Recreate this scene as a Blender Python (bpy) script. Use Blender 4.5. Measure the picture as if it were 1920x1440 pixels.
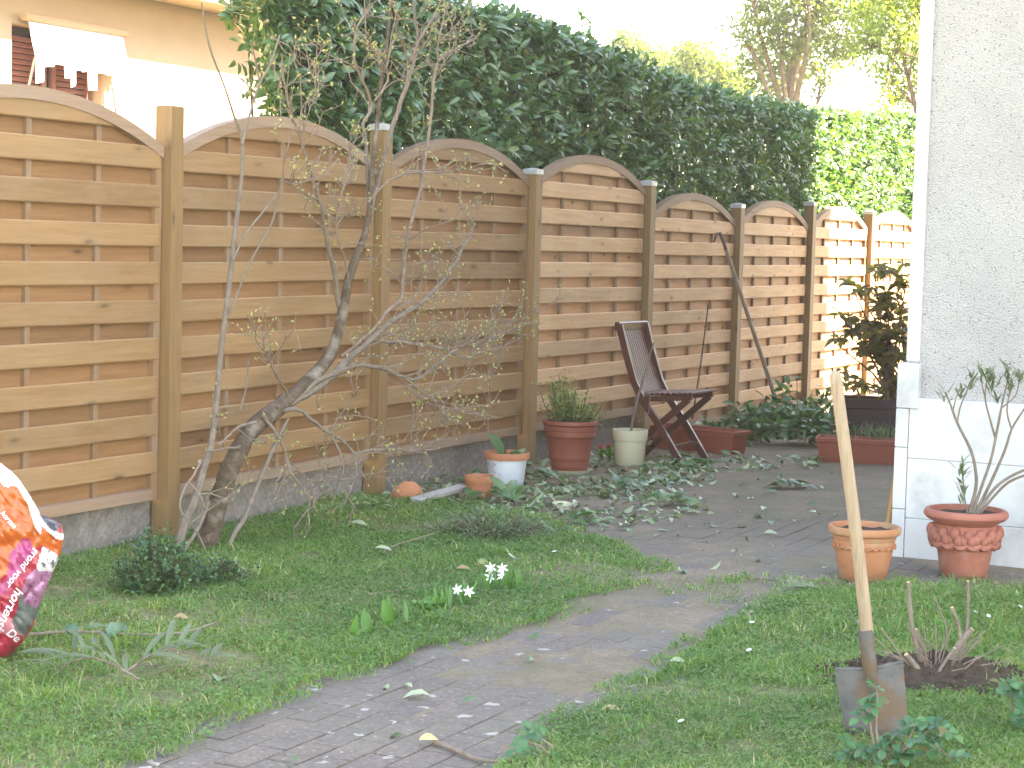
import bpy, bmesh, math, random
import numpy as np
from mathutils import Vector, Matrix, noise

random.seed(7)
rng = np.random.default_rng(11)
for o in list(bpy.data.objects):
    bpy.data.objects.remove(o)
SC = bpy.context.scene
COL = SC.collection
R = math.radians

# ------------------------------------------------------------------ camera
FPX, PITCH, ROLL, CAMH = 3614.0, R(4.252), 0.025, 1.417
f_ = np.array([0, math.cos(PITCH), -math.sin(PITCH)])
u0 = np.array([0, math.sin(PITCH), math.cos(PITCH)])
r0 = np.array([1.0, 0, 0])
CR = math.cos(ROLL) * r0 + math.sin(ROLL) * u0
CU = -math.sin(ROLL) * r0 + math.cos(ROLL) * u0
CPOS = np.array([0, 0, CAMH])
cam_d = bpy.data.cameras.new('camera')
cam = bpy.data.objects.new('camera', cam_d)
COL.objects.link(cam)
M = Matrix.Identity(4)
for i in range(3):
    M[i][0], M[i][1], M[i][2], M[i][3] = CR[i], CU[i], -f_[i], CPOS[i]
cam.matrix_world = M
cam_d.sensor_width = 36
cam_d.lens = FPX / 1920 * 36
cam_d.clip_end = 1500
SC.camera = cam

# ------------------------------------------------------------------ fence axes (the garden runs along them)
TH = 0.4608
T = np.array([math.sin(TH), math.cos(TH), 0])
N = np.array([math.cos(TH), -math.sin(TH), 0])      # from the fence towards the garden
P1 = np.array([-1.587, 8.785, 0])
SP = 1.885
FROT = math.pi / 2 - TH

# ------------------------------------------------------------------ light
SUN_EL = R(38.5)
SUN_PHI = R(35)
sh = N * math.cos(SUN_PHI) + T * math.sin(SUN_PHI)
sdir = Vector((sh[0] * math.cos(SUN_EL), sh[1] * math.cos(SUN_EL), math.sin(SUN_EL)))
w = bpy.data.worlds.new('World')
SC.world = w
w.use_nodes = True
nt = w.node_tree
sky = nt.nodes.new('ShaderNodeTexSky')
sky.sky_type = 'NISHITA'
sky.sun_disc = False
sky.sun_elevation = SUN_EL
sky.sun_rotation = math.atan2(sh[0], sh[1])
sky.air_density = 1.0
sky.dust_density = 0.6
sky.ozone_density = 1.0
bg = nt.nodes['Background']
bg.inputs[1].default_value = 0.11
nt.links.new(sky.outputs[0], bg.inputs[0])
sl = bpy.data.lights.new('sun', 'SUN')
sl.energy = 5.0
sl.angle = R(0.53)
sl.color = (1, 0.94, 0.83)
sun = bpy.data.objects.new('sun', sl)
COL.objects.link(sun)
sun.rotation_euler = sdir.to_track_quat('Z', 'Y').to_euler()
SC.view_settings.view_transform = 'Standard'
SC.view_settings.look = 'None'
SC.view_settings.exposure = 3.75
SC.view_settings.use_white_balance = True
SC.view_settings.white_balance_temperature = 8900
SC.view_settings.white_balance_tint = 13
SC.view_settings.gamma = 1.0
SC.view_settings.use_curve_mapping = False
GLARE_VEIL = 0.0011  # density of the added volume standing in for lens glare
SC.cycles.max_bounces = 8
SC.cycles.transparent_max_bounces = 8

# ------------------------------------------------------------------ helpers
def ray(px, py):
    d = f_ + CR * (px - 960) / FPX - CU * (py - 720) / FPX
    return d

def gz(x, y):
    s = min(max((y - 12.5) / 4.5, 0), 1)
    return -0.10 * s * s * (3 - 2 * s)

def G(px, py, z=None):
    """point on the ground seen at photo position px, py"""
    d = ray(px, py)
    zz = 0.0 if z is None else z
    for _ in range(4):
        k = (zz - CAMH) / d[2]
        p = CPOS + d * k
        if z is not None:
            break
        zz = gz(p[0], p[1])
    return Vector(p)

def FPl(px, py, off=0.0):
    """point on the vertical plane parallel to the fence, off metres to the garden side"""
    d = ray(px, py)
    k = ((P1 + N * off - CPOS) @ N) / (d @ N)
    return Vector(CPOS + d * k)

def AY(px, py, y):
    d = ray(px, py)
    return Vector(CPOS + d * (y / d[1]))

def mpp(p):
    return (Vector(p) - Vector(CPOS)).dot(Vector(f_)) / FPX

def proj(p):
    d = np.asarray(p, float) - CPOS
    z = d @ f_
    return 960 + FPX * (d @ CR) / z, 720 - FPX * (d @ CU) / z

def fl(x, y, z):
    """fence-local (x along, y behind) to world"""
    return Vector(P1 + T * x - N * y + np.array([0, 0, z]))

def tag(o, label=None, cat=None, group=None, kind=None):
    if label: o['label'] = label
    if cat: o['category'] = cat
    if group: o['group'] = group
    if kind: o['kind'] = kind
    return o

def empty(name, loc=(0, 0, 0), rz=0.0):
    o = bpy.data.objects.new(name, None)
    o.empty_display_size = 0.1
    COL.objects.link(o)
    o.location = loc
    o.rotation_euler = (0, 0, rz)
    return o

def link(name, me, parent=None):
    o = bpy.data.objects.new(name, me)
    COL.objects.link(o)
    if parent is not None:
        o.parent = parent
    return o

class MB:
    def __init__(s):
        s.v, s.f, s.m = [], [], []
    def add(s, vs, fs, mi=0):
        b = len(s.v)
        s.v += [tuple(v) for v in vs]
        s.f += [tuple(i + b for i in f) for f in fs]
        s.m += [mi] * len(fs)
    def box(s, a, b, mi=0, bev=0.0):
        x0, y0, z0 = a; x1, y1, z1 = b
        if bev <= 0:
            s.add([(x0,y0,z0),(x1,y0,z0),(x1,y1,z0),(x0,y1,z0),(x0,y0,z1),(x1,y0,z1),(x1,y1,z1),(x0,y1,z1)],
                  [(0,3,2,1),(4,5,6,7),(0,1,5,4),(1,2,6,5),(2,3,7,6),(3,0,4,7)], mi)
        else:
            c = bev
            vs = []
            for (z, i) in ((z0, c), (z0 + c, 0), (z1 - c, 0), (z1, c)):
                vs += [(x0+i,y0+i,z),(x1-i,y0+i,z),(x1-i,y1-i,z),(x0+i,y1-i,z)]
            fs = [(0,3,2,1),(12,13,14,15)]
            for k in range(3):
                for j in range(4):
                    a_, b_ = k*4+j, k*4+(j+1) % 4
                    fs.append((a_, b_, b_+4, a_+4))
            s.add(vs, fs, mi)
    def tube(s, pts, rad, n=6, mi=0, cap=True):
        pts = [Vector(p) for p in pts]
        if not hasattr(rad, '__len__'):
            rad = [rad] * len(pts)
        up = Vector((0.3, -0.9, 0.2))
        rings = []
        for i, p in enumerate(pts):
            d = (pts[min(i+1, len(pts)-1)] - pts[max(i-1, 0)])
            if d.length < 1e-9: d = Vector((0, 0, 1))
            d.normalize()
            a = d.cross(up)
            if a.length < 1e-3: a = d.cross(Vector((1, 0, 0)))
            a.normalize(); b = d.cross(a)
            rings.append([p + (a * math.cos(2*math.pi*k/n) + b * math.sin(2*math.pi*k/n)) * rad[i] for k in range(n)])
        vs = [v for r in rings for v in r]
        fs = []
        for i in range(len(pts)-1):
            for k in range(n):
                k2 = (k+1) % n
                fs.append((i*n+k, i*n+k2, (i+1)*n+k2, (i+1)*n+k))
        if cap:
            fs.append(tuple(range(n-1, -1, -1)))
            fs.append(tuple(range((len(pts)-1)*n, len(pts)*n)))
        s.add(vs, fs, mi)
    def bar(s, a, b, w_, t_, side, mi=0):
        """rectangular bar from a to b; side = direction of the width"""
        a, b = Vector(a), Vector(b)
        d = (b - a).normalized()
        sd = Vector(side); sd = (sd - d * sd.dot(d)).normalized()
        q = d.cross(sd)
        vs = []
        for p in (a, b):
            for (i, j) in ((-1,-1),(1,-1),(1,1),(-1,1)):
                vs.append(p + sd * (i*w_/2) + q * (j*t_/2))
        s.add(vs, [(0,3,2,1),(4,5,6,7),(0,1,5,4),(1,2,6,5),(2,3,7,6),(3,0,4,7)], mi)
    def lathe(s, prof, n=40, mi=0, wob=None):
        vs, fs = [], []
        for (r, z) in prof:
            for k in range(n):
                a = 2*math.pi*k/n
                rr = r if wob is None else r + wob(a, z, r)
                vs.append((rr*math.cos(a), rr*math.sin(a), z))
        for i in range(len(prof)-1):
            for k in range(n):
                k2 = (k+1) % n
                fs.append((i*n+k, i*n+k2, (i+1)*n+k2, (i+1)*n+k))
        s.add(vs, fs, mi)
    def disc(s, r, z, n=40, mi=0, rough=0.0):
        vs = [(0, 0, z)]
        for q in (0.5, 1.0):
            for k in range(n):
                a = 2*math.pi*k/n
                vs.append((r*q*math.cos(a), r*q*math.sin(a), z + (random.uniform(-rough, rough) if q < 1 or rough else 0)))
        fs = [(0, 1+k, 1+(k+1) % n) for k in range(n)]
        fs += [(1+k, 1+n+k, 1+n+(k+1) % n, 1+(k+1) % n) for k in range(n)]
        s.add(vs, fs, mi)
    def mesh(s, name, mats, smooth=False):
        me = bpy.data.meshes.new(name)
        me.from_pydata(s.v, [], s.f)
        for m in (mats if isinstance(mats, (list, tuple)) else [mats]):
            me.materials.append(m)
        if len(set(s.m)) > 1:
            me.polygons.foreach_set('material_index', s.m)
        me.update()
        if smooth:
            me.shade_smooth()
            try:
                me.set_sharp_from_angle(angle=R(38))
            except Exception:
                pass
        return me
    def build(s, name, mats, parent=None, smooth=False):
        return link(name, s.mesh(name, mats, smooth), parent)

def fast_mesh(name, V, quads=None, tris=None, attr=None, mat=None, smooth=False):
    """big meshes from numpy arrays"""
    me = bpy.data.meshes.new(name)
    V = np.ascontiguousarray(V, dtype=np.float32).reshape(-1, 3)
    q = np.zeros((0, 4), int) if quads is None else np.asarray(quads)
    t = np.zeros((0, 3), int) if tris is None else np.asarray(tris)
    me.vertices.add(len(V))
    me.vertices.foreach_set('co', V.ravel())
    nl = len(q) * 4 + len(t) * 3
    me.loops.add(nl)
    me.polygons.add(len(q) + len(t))
    me.loops.foreach_set('vertex_index', np.concatenate([q.ravel(), t.ravel()]).astype(np.int32))
    st = np.concatenate([np.arange(len(q)) * 4, len(q) * 4 + np.arange(len(t)) * 3]).astype(np.int32)
    me.polygons.foreach_set('loop_start', st)
    if attr is not None:
        a = me.attributes.new('rnd', 'FLOAT', 'POINT')
        a.data.foreach_set('value', np.ascontiguousarray(attr, dtype=np.float32))
    if mat is not None:
        me.materials.append(mat)
    me.update(calc_edges=True)
    me.validate()
    if smooth:
        me.shade_smooth()
    return me

def unit(a):
    return a / np.maximum(np.linalg.norm(a, axis=-1, keepdims=True), 1e-9)

def fine_leaf(name, P, D, Nn, L, W, mat, rnd, curl=0.25, fold=0.15):
    D = unit(np.asarray(D, float)); Nn = np.asarray(Nn, float); P = np.asarray(P, float)
    Sd = unit(np.cross(D, Nn)); Nn = np.cross(Sd, D)
    st = [(0, .04), (.1, .42), (.25, .82), (.45, 1.0), (.65, .9), (.82, .58), (.94, .24), (1, .02)]
    V, Q = [], []
    for (p, d, n_, s_, l, w_, rr) in zip(P, D, Nn, Sd, L, W, rnd):
        b = len(V)
        for i, (t, q) in enumerate(st):
            c = p + d*l*(t - .12*curl*t*t) + n_*l*curl*(t*(1-t)*.9 - .5*t*t)
            e = w_*.5*q*(1 + .06*math.sin(i*2.7 + rr*30))
            V += [c - s_*e + n_*e*fold*2, c, c + s_*e + n_*e*fold*2]
        for i in range(len(st)-1):
            k = b + i*3
            Q += [(k, k+1, k+4, k+3), (k+1, k+2, k+5, k+4)]
    return fast_mesh(name, np.array(V), np.array(Q), None, np.repeat(rnd, len(st)*3), mat, True)

def leaf_mesh(name, P, D, Nn, L, W, mat, rnd, curl=0.25, fold=0.18, simple=False):
    if len(P) == 1 and not simple:
        return fine_leaf(name, P, D, Nn, np.ravel(L), np.ravel(W), mat, np.ravel(rnd), curl, fold)
    """many leaves: base points P, directions D, face normals Nn, lengths L, widths W"""
    P, D = np.asarray(P, float), unit(np.asarray(D, float))
    Nn = np.asarray(Nn, float)
    Sd = unit(np.cross(D, Nn)); Nn = np.cross(Sd, D)
    L = np.asarray(L)[:, None]; W = np.asarray(W)[:, None]
    n = len(P)
    if simple:
        V = np.stack([P, P + D*L*.45 - Sd*W*.5 + Nn*W*fold, P + D*L*.45 + Sd*W*.5 + Nn*W*fold,
                      P + D*L - Nn*L*curl*.6], 1)
        tr = np.array([[0, 2, 1], [1, 2, 3]])
        k = 4
        F = (np.arange(n)[:, None, None] * k + tr[None]).reshape(-1, 3)
        return fast_mesh(name, V, None, F, np.repeat(rnd, k), mat)
    c = Nn * L * curl
    m1 = P + D*L*.32 + c*.12
    m2 = P + D*L*.68 - c*.12
    tip = P + D*L - c*.6
    up = Nn * W * fold
    V = np.stack([P, m1 - Sd*W*.5 + up, m1, m1 + Sd*W*.5 + up, m2 - Sd*W*.44 + up, m2, m2 + Sd*W*.44 + up, tip], 1)
    qd = np.array([[1, 2, 5, 4], [2, 3, 6, 5]])
    tr = np.array([[0, 2, 1], [0, 3, 2], [4, 5, 7], [5, 6, 7]])
    b = np.arange(n)[:, None, None] * 8
    return fast_mesh(name, V, (b + qd[None]).reshape(-1, 4), (b + tr[None]).reshape(-1, 3), np.repeat(rnd, 8), mat, True)

def rdirs(n):
    return unit(rng.normal(size=(n, 3)))

def smooth_path(pts, k=4):
    """Catmull-Rom through (point, radius) pairs"""
    out, rad = [], []
    P = [Vector(p) for p, _ in pts]; Q = [r for _, r in pts]
    for i in range(len(P)-1):
        a, b, c, d = P[max(i-1, 0)], P[i], P[i+1], P[min(i+2, len(P)-1)]
        for j in range(k):
            t = j / k
            out.append(0.5*((2*b) + (c-a)*t + (2*a-5*b+4*c-d)*t*t + (3*b-a-3*c+d)*t**3))
            rad.append(Q[i]*(1-t) + Q[i+1]*t)
    out.append(P[-1]); rad.append(Q[-1])
    return out, rad

def inpoly(x, y, poly):
    r = np.zeros(len(x), bool)
    px = np.array([p[0] for p in poly]); py = np.array([p[1] for p in poly])
    j = len(poly) - 1
    for i in range(len(poly)):
        c = ((py[i] > y) != (py[j] > y)) & (x < (px[j]-px[i]) * (y-py[i]) / (py[j]-py[i] + 1e-12) + px[i])
        r ^= c
        j = i
    return r

_W = [(rng.normal(size=2), rng.uniform(0, 6.28)) for _ in range(10)]
def wav(x, y, s=1.0):
    o = 0
    for i, (k, p) in enumerate(_W):
        q = s * (1 + i*0.35)
        o = o + np.sin(k[0]*q*x + k[1]*q*y + p) / (1 + i*0.25)
    return o / 3.0

# ------------------------------------------------------------------ materials
def newmat(name):
    m = bpy.data.materials.new(name)
    m.use_nodes = True
    return m, m.node_tree, m.node_tree.nodes['Principled BSDF']

def nd(nt, typ, **kw):
    n = nt.nodes.new(typ)
    for k, v in kw.items():
        if k in n.inputs: n.inputs[k].default_value = v
        else: setattr(n, k, v)
    return n

def ramp(nt, fac, stops):
    r = nt.nodes.new('ShaderNodeValToRGB')
    el = r.color_ramp.elements
    while len(el) < len(stops): el.new(0.5)
    for e, (p, c) in zip(el, stops):
        e.position = p
        e.color = (*c, 1) if len(c) == 3 else c
    nt.links.new(fac, r.inputs[0])
    return r.outputs[0]

def mixc(nt, fac, a, b, mode='MIX'):
    n = nt.nodes.new('ShaderNodeMix'); n.data_type = 'RGBA'; n.blend_type = mode
    for s, v in ((0, fac), (6, a), (7, b)):
        if isinstance(v, (int, float)): n.inputs[s].default_value = v
        elif isinstance(v, tuple): n.inputs[s].default_value = (*v, 1) if len(v) == 3 else v
        else: nt.links.new(v, n.inputs[s])
    return n.outputs[2]

def coords(nt, kind='Object', scale=(1, 1, 1), rand=False):
    if kind == 'World':
        src = nt.nodes.new('ShaderNodeNewGeometry').outputs['Position']
    else:
        src = nt.nodes.new('ShaderNodeTexCoord').outputs[kind]
    mp = nt.nodes.new('ShaderNodeMapping')
    mp.inputs['Scale'].default_value = scale
    nt.links.new(src, mp.inputs[0])
    if rand:
        oi = nt.nodes.new('ShaderNodeObjectInfo')
        mu = nd(nt, 'ShaderNodeMath', operation='MULTIPLY'); mu.inputs[1].default_value = 37.0
        nt.links.new(oi.outputs['Random'], mu.inputs[0])
        nt.links.new(mu.outputs[0], mp.inputs['Location'])
    return mp.outputs[0]

def noisef(nt, co, scale, detail=4, rough=0.6):
    n = nd(nt, 'ShaderNodeTexNoise', Scale=scale, Detail=detail, Roughness=rough)
    nt.links.new(co, n.inputs['Vector'])
    return n.outputs['Fac']

def bump(nt, bs, h, strength=0.3, dist=0.01):
    b = nd(nt, 'ShaderNodeBump', Strength=strength, Distance=dist)
    nt.links.new(h, b.inputs['Height'])
    nt.links.new(b.outputs[0], bs.inputs['Normal'])

def wood(name, c0, c1, axis=0, rough=0.65, var=0.35, knots=True, grey=None, sc=1.0, knotd=1.0):
    m, nt, bs = newmat(name)
    s1 = [14*sc, 14*sc, 14*sc]; s1[axis] = 0.8*sc
    co = coords(nt, 'Object', tuple(s1), True)
    g = noisef(nt, co, 3.2, 6, 0.65)
    col = ramp(nt, g, [(0.3, c0), (0.55, tuple((a+b)/2 for a, b in zip(c0, c1))), (0.75, c1)])
    oi = nt.nodes.new('ShaderNodeObjectInfo')
    rv = ramp(nt, oi.outputs['Random'], [(0.0, (1-var,)*3), (0.5, (1, 0.98, 0.95)), (1.0, (1+var*.35, 1+var*.3, 1+var*.3))])
    col = mixc(nt, 1.0, col, rv, 'MULTIPLY')
    if knots:
        s2 = [9.0*sc]*3; s2[axis] = 2.6*sc*knotd
        v = nd(nt, 'ShaderNodeTexVoronoi', Scale=1.0)
        nt.links.new(coords(nt, 'Object', tuple(s2), True), v.inputs['Vector'])
        k = ramp(nt, v.outputs['Distance'], [(0.05, (1,)*3), (0.11, (0.25,)*3), (0.2, (0,)*3)])
        col = mixc(nt, k, col, tuple(x*0.42 for x in c0))
    if grey:
        gm = ramp(nt, noisef(nt, coords(nt, 'World', (1.4, 1.4, 2.2)), 1.3, 5, 0.7), [(0.45, (0,)*3), (0.75, (0.75,)*3)])
        col = mixc(nt, gm, col, grey)
    nt.links.new(col, bs.inputs['Base Color'])
    bs.inputs['Roughness'].default_value = rough
    bump(nt, bs, g, 0.35, 0.003)
    return m

def leafmat(name, stops, rough=0.45, trans=0.3, spec=0.5, tcol=None):
    m, nt, bs = newmat(name)
    a = nt.nodes.new('ShaderNodeAttribute'); a.attribute_name = 'rnd'
    col = ramp(nt, a.outputs['Fac'], stops)
    nt.links.new(col, bs.inputs['Base Color'])
    bs.inputs['Roughness'].default_value = rough
    bs.inputs['Specular IOR Level'].default_value = spec
    tr = nt.nodes.new('ShaderNodeBsdfTranslucent')
    c2 = mixc(nt, 1.0, col, tcol or (1.5, 1.7, 0.6), 'MULTIPLY')
    nt.links.new(c2, tr.inputs[0])
    mx = nt.nodes.new('ShaderNodeMixShader'); mx.inputs[0].default_value = trans
    nt.links.new(bs.outputs[0], mx.inputs[1]); nt.links.new(tr.outputs[0], mx.inputs[2])
    nt.links.new(mx.outputs[0], nt.nodes['Material Output'].inputs['Surface'])
    return m

def mottled(name, c0, c1, scale=8.0, rough=0.8, bmp=0.3, bscale=60, spots=None, kind='Object', dist=0.004, spec=0.3):
    m, nt, bs = newmat(name)
    co = coords(nt, kind, (1, 1, 1), kind == 'Object')
    col = ramp(nt, noisef(nt, co, scale, 6, 0.65), [(0.3, c0), (0.7, c1)])
    if spots:
        sc_, cc, lo, hi = spots
        k = ramp(nt, noisef(nt, co, sc_, 4, 0.6), [(lo, (0,)*3), (hi, (1,)*3)])
        col = mixc(nt, k, col, cc)
    nt.links.new(col, bs.inputs['Base Color'])
    bs.inputs['Roughness'].default_value = rough
    bs.inputs['Specular IOR Level'].default_value = spec
    bump(nt, bs, noisef(nt, co, bscale, 4, 0.6), bmp, dist)
    return m

MT = {}
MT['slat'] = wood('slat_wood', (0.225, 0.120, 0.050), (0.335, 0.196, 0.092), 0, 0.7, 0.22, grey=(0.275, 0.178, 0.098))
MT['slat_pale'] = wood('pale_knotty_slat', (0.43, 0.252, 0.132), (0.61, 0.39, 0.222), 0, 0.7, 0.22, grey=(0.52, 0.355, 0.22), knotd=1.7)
MT['slat_pale_back'] = wood('pale_knotty_back_slat', (0.37, 0.20, 0.10), (0.50, 0.285, 0.15), 0, 0.7, 0.28, knotd=1.9)
MT['slat_back'] = wood('back_slat_wood', (0.20, 0.094, 0.036), (0.28, 0.146, 0.064), 0, 0.7, 0.25)
MT['frame'] = wood('frame_wood', (0.20, 0.107, 0.053), (0.285, 0.168, 0.09), 2, 0.72, 0.2, knots=False, grey=(0.25, 0.19, 0.145))
MT['rail'] = wood('rail_wood', (0.22, 0.137, 0.09), (0.33, 0.217, 0.147), 0, 0.72, 0.2, knots=False, grey=(0.27, 0.21, 0.165))
MT['post'] = wood('post_wood', (0.195, 0.109, 0.044), (0.275, 0.165, 0.07), 2, 0.65, 0.2)
MT['cap'] = mottled('zinc_cap', (0.30, 0.31, 0.33), (0.5, 0.51, 0.53), 20, 0.45, 0.1, spec=0.6)
MT['teak'] = wood('dark_teak', (0.07, 0.019, 0.014), (0.13, 0.038, 0.028), 2, 0.5, 0.2, knots=False)
MT['teak_leg'] = wood('dark_teak_leg', (0.06, 0.017, 0.012), (0.115, 0.033, 0.025), 2, 0.28, 0.2, knots=False)
MT['handle'] = wood('handle_wood', (0.20, 0.135, 0.085), (0.38, 0.285, 0.20), 2, 0.6, 0.05, knots=True, grey=(0.30, 0.23, 0.17), sc=2.6)
MT['handle_orange'] = wood('orange_handle_wood', (0.42, 0.20, 0.06), (0.55, 0.29, 0.10), 2, 0.5, 0.05, knots=False)
MT['grey_board'] = wood('weathered_board', (0.30, 0.29, 0.26), (0.48, 0.46, 0.42), 0, 0.85, 0.1, knots=False)
MT['concrete'] = mottled('old_concrete', (0.16, 0.14, 0.125), (0.31, 0.275, 0.25), 38, 0.95, 1.0, 55, (2.2, (0.13, 0.12, 0.10), 0.48, 0.75), dist=0.014)
MT['terracotta'] = mottled('terracotta', (0.38, 0.135, 0.065), (0.52, 0.22, 0.125), 6, 0.85, 0.2, 80, (5.0, (0.52, 0.36, 0.26), 0.56, 0.75))
MT['terracotta_old'] = mottled('limed_terracotta', (0.36, 0.135, 0.066), (0.45, 0.20, 0.105), 7, 0.88, 0.3, 70, (7.0, (0.33, 0.25, 0.15), 0.54, 0.72))
MT['terracotta_red'] = mottled('red_terracotta', (0.27, 0.085, 0.058), (0.37, 0.135, 0.095), 6, 0.75, 0.25, 70, (4.0, (0.42, 0.26, 0.22), 0.58, 0.8))
MT['brown_plastic'] = mottled('brown_plastic', (0.22, 0.058, 0.036), (0.28, 0.085, 0.055), 4, 0.5, 0.08, 30)
MT['red_plastic'] = mottled('red_brown_plastic', (0.23, 0.055, 0.033), (0.30, 0.085, 0.055), 4, 0.55, 0.1, 30)
MT['dark_plastic'] = mottled('dark_plum_plastic', (0.030, 0.014, 0.020), (0.045, 0.022, 0.030), 4, 0.55, 0.1, 30)
MT['cream'] = mottled('cream_plastic', (0.50, 0.465, 0.32), (0.60, 0.56, 0.41), 5, 0.5, 0.08, 30, (3.0, (0.40, 0.38, 0.27), 0.6, 0.8))
MT['soil'] = mottled('dark_soil', (0.035, 0.025, 0.018), (0.10, 0.07, 0.048), 30, 1.0, 1.0, 120, kind='World', dist=0.02)
MT['bark'] = mottled('brown_bark', (0.062, 0.042, 0.028), (0.14, 0.098, 0.067), 25, 0.95, 1.0, 90, (9.0, (0.24, 0.20, 0.16), 0.5, 0.7), kind='World', dist=0.01)
MT['bark_grey'] = mottled('grey_bark', (0.135, 0.105, 0.082), (0.24, 0.19, 0.155), 22, 0.9, 0.7, 90, (12.0, (0.18, 0.13, 0.10), 0.55, 0.75), kind='World', dist=0.006)
MT['twig'] = mottled('twig_bark', (0.15, 0.105, 0.082), (0.27, 0.205, 0.165), 30, 0.85, 0.4, 90, kind='World')
MT['tree_bark'] = mottled('tree_bark', (0.10, 0.07, 0.05), (0.2, 0.145, 0.11), 9, 0.95, 0.8, 30, kind='World', dist=0.03)
MT['cutwood'] = mottled('cut_wood', (0.5, 0.34, 0.2), (0.62, 0.46, 0.3), 40, 0.8, 0.2, 80)
MT['steel'] = mottled('worn_steel', (0.055, 0.055, 0.058), (0.125, 0.122, 0.122), 14, 0.6, 0.4, 60, (11.0, (0.115, 0.072, 0.045), 0.46, 0.62), spec=0.4)
MT['steel'].node_tree.nodes['Principled BSDF'].inputs['Metallic'].default_value = 0.25
MT['tool'] = wood('grey_handle', (0.17, 0.13, 0.095), (0.33, 0.27, 0.21), 2, 0.6, 0.05, knots=False, sc=2.0)
MT['red_petal'] = mottled('red_petal', (0.36, 0.015, 0.015), (0.45, 0.03, 0.03), 8, 0.5, 0.1, 40)
MT['white_petal'] = mottled('white_petal', (0.75, 0.76, 0.76), (0.85, 0.85, 0.85), 8, 0.55, 0.1, 40)

MT['laurel'] = leafmat('laurel_leaf', [(0, (0.050, 0.118, 0.068)), (0.45, (0.078, 0.172, 0.088)), (0.85, (0.125, 0.225, 0.095)), (1, (0.21, 0.27, 0.10))], 0.30, 0.22, 0.75, (1.9, 1.9, .5))
MT['cutlaurel'] = leafmat('cut_laurel_leaf', [(0, (0.045, 0.105, 0.04)), (0.5, (0.06, 0.14, 0.045)), (0.75, (0.13, 0.215, 0.09)), (1, (0.32, 0.37, 0.23))], 0.35, 0.2, 0.55)
MT['box'] = leafmat('box_leaf', [(0, (0.02, 0.065, 0.03)), (0.6, (0.045, 0.12, 0.045)), (1, (0.10, 0.2, 0.06))], 0.35, 0.2)
MT['treeleaf'] = leafmat('tree_leaf', [(0, (0.075, 0.105, 0.04)), (0.6, (0.12, 0.15, 0.055)), (1, (0.22, 0.235, 0.08))], 0.45, 0.4)
MT['yellowleaf'] = leafmat('yellow_green_leaf', [(0, (0.11, 0.155, 0.045)), (1, (0.24, 0.275, 0.09))], 0.5, 0.45)
MT['rhodo'] = leafmat('rhododendron_leaf', [(0, (0.13, 0.105, 0.045)), (0.6, (0.195, 0.16, 0.066)), (1, (0.26, 0.21, 0.085))], 0.45, 0.62)
MT['rose'] = leafmat('rose_leaf', [(0, (0.025, 0.09, 0.045)), (0.6, (0.04, 0.15, 0.06)), (0.9, (0.07, 0.2, 0.07)), (1, (0.13, 0.12, 0.045))], 0.35, 0.3)
MT['oleander'] = leafmat('oleander_leaf', [(0, (0.075, 0.115, 0.055)), (1, (0.16, 0.2, 0.11))], 0.45, 0.25)
MT['bulb'] = leafmat('bulb_leaf', [(0, (0.05, 0.16, 0.03)), (1, (0.10, 0.26, 0.05))], 0.4, 0.35)
MT['geranium'] = leafmat('geranium_leaf', [(0, (0.11, 0.15, 0.045)), (0.6, (0.20, 0.25, 0.075)), (1, (0.33, 0.37, 0.14))], 0.5, 0.35)
MT['bud'] = leafmat('lilac_bud', [(0, (0.24, 0.26, 0.08)), (0.6, (0.38, 0.38, 0.15)), (1, (0.55, 0.46, 0.30))], 0.5, 0.3)
MT['grass'] = leafmat('grass_blade', [(0, (0.050, 0.132, 0.030)), (0.35, (0.098, 0.212, 0.046)), (0.66, (0.170, 0.290, 0.066)), (0.84, (0.31, 0.32, 0.14)), (1, (0.48, 0.42, 0.25))], 0.5, 0.35)
MT['sage'] = leafmat('grey_green_leaf', [(0, (0.06, 0.10, 0.055)), (0.7, (0.12, 0.17, 0.09)), (1, (0.2, 0.25, 0.14))], 0.55, 0.25)
MT['dryleaf'] = leafmat('dry_leaf', [(0, (0.22, 0.12, 0.05)), (1, (0.5, 0.38, 0.2))], 0.6, 0.2)

# pebbledash render
m, nt, bs = newmat('pebbledash')
co = coords(nt, 'World', (1, 1, 1))
v = nd(nt, 'ShaderNodeTexVoronoi', Scale=150.0); nt.links.new(co, v.inputs['Vector'])
n1 = noisef(nt, co, 60, 5, 0.7)
base = ramp(nt, noisef(nt, co, 2.2, 4), [(0.3, (0.40, 0.378, 0.372)), (0.7, (0.475, 0.452, 0.445))])
sp = ramp(nt, noisef(nt, co, 105, 3, 0.6), [(0.33, (0.9,)*3), (0.41, (0,)*3)])
base = mixc(nt, sp, base, (0.16, 0.15, 0.145))
dm = ramp(nt, noisef(nt, coords(nt, 'World', (1.2, 1.2, 1.2)), 1.6, 5, 0.6), [(0.5, (0,)*3), (0.75, (0.35,)*3)])
base = mixc(nt, dm, base, (0.52, 0.49, 0.46))
nt.links.new(base, bs.inputs['Base Color'])
bs.inputs['Roughness'].default_value = 0.95
mh = nd(nt, 'ShaderNodeMath', operation='ADD')
nt.links.new(v.outputs['Distance'], mh.inputs[0]); nt.links.new(n1, mh.inputs[1])
bump(nt, bs, mh.outputs[0], 0.9, 0.009)
MT['render'] = m
MT['plinth'] = mottled('white_painted_block', (0.48, 0.48, 0.48), (0.55, 0.548, 0.545), 3, 0.6, 0.3, 50, (3.4, (0.34, 0.335, 0.325), 0.53, 0.74), kind='World')
MT['trim'] = mottled('smooth_white_trim', (0.45, 0.432, 0.432), (0.50, 0.482, 0.478), 4, 0.75, 0.15, 60, kind='World')
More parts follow.
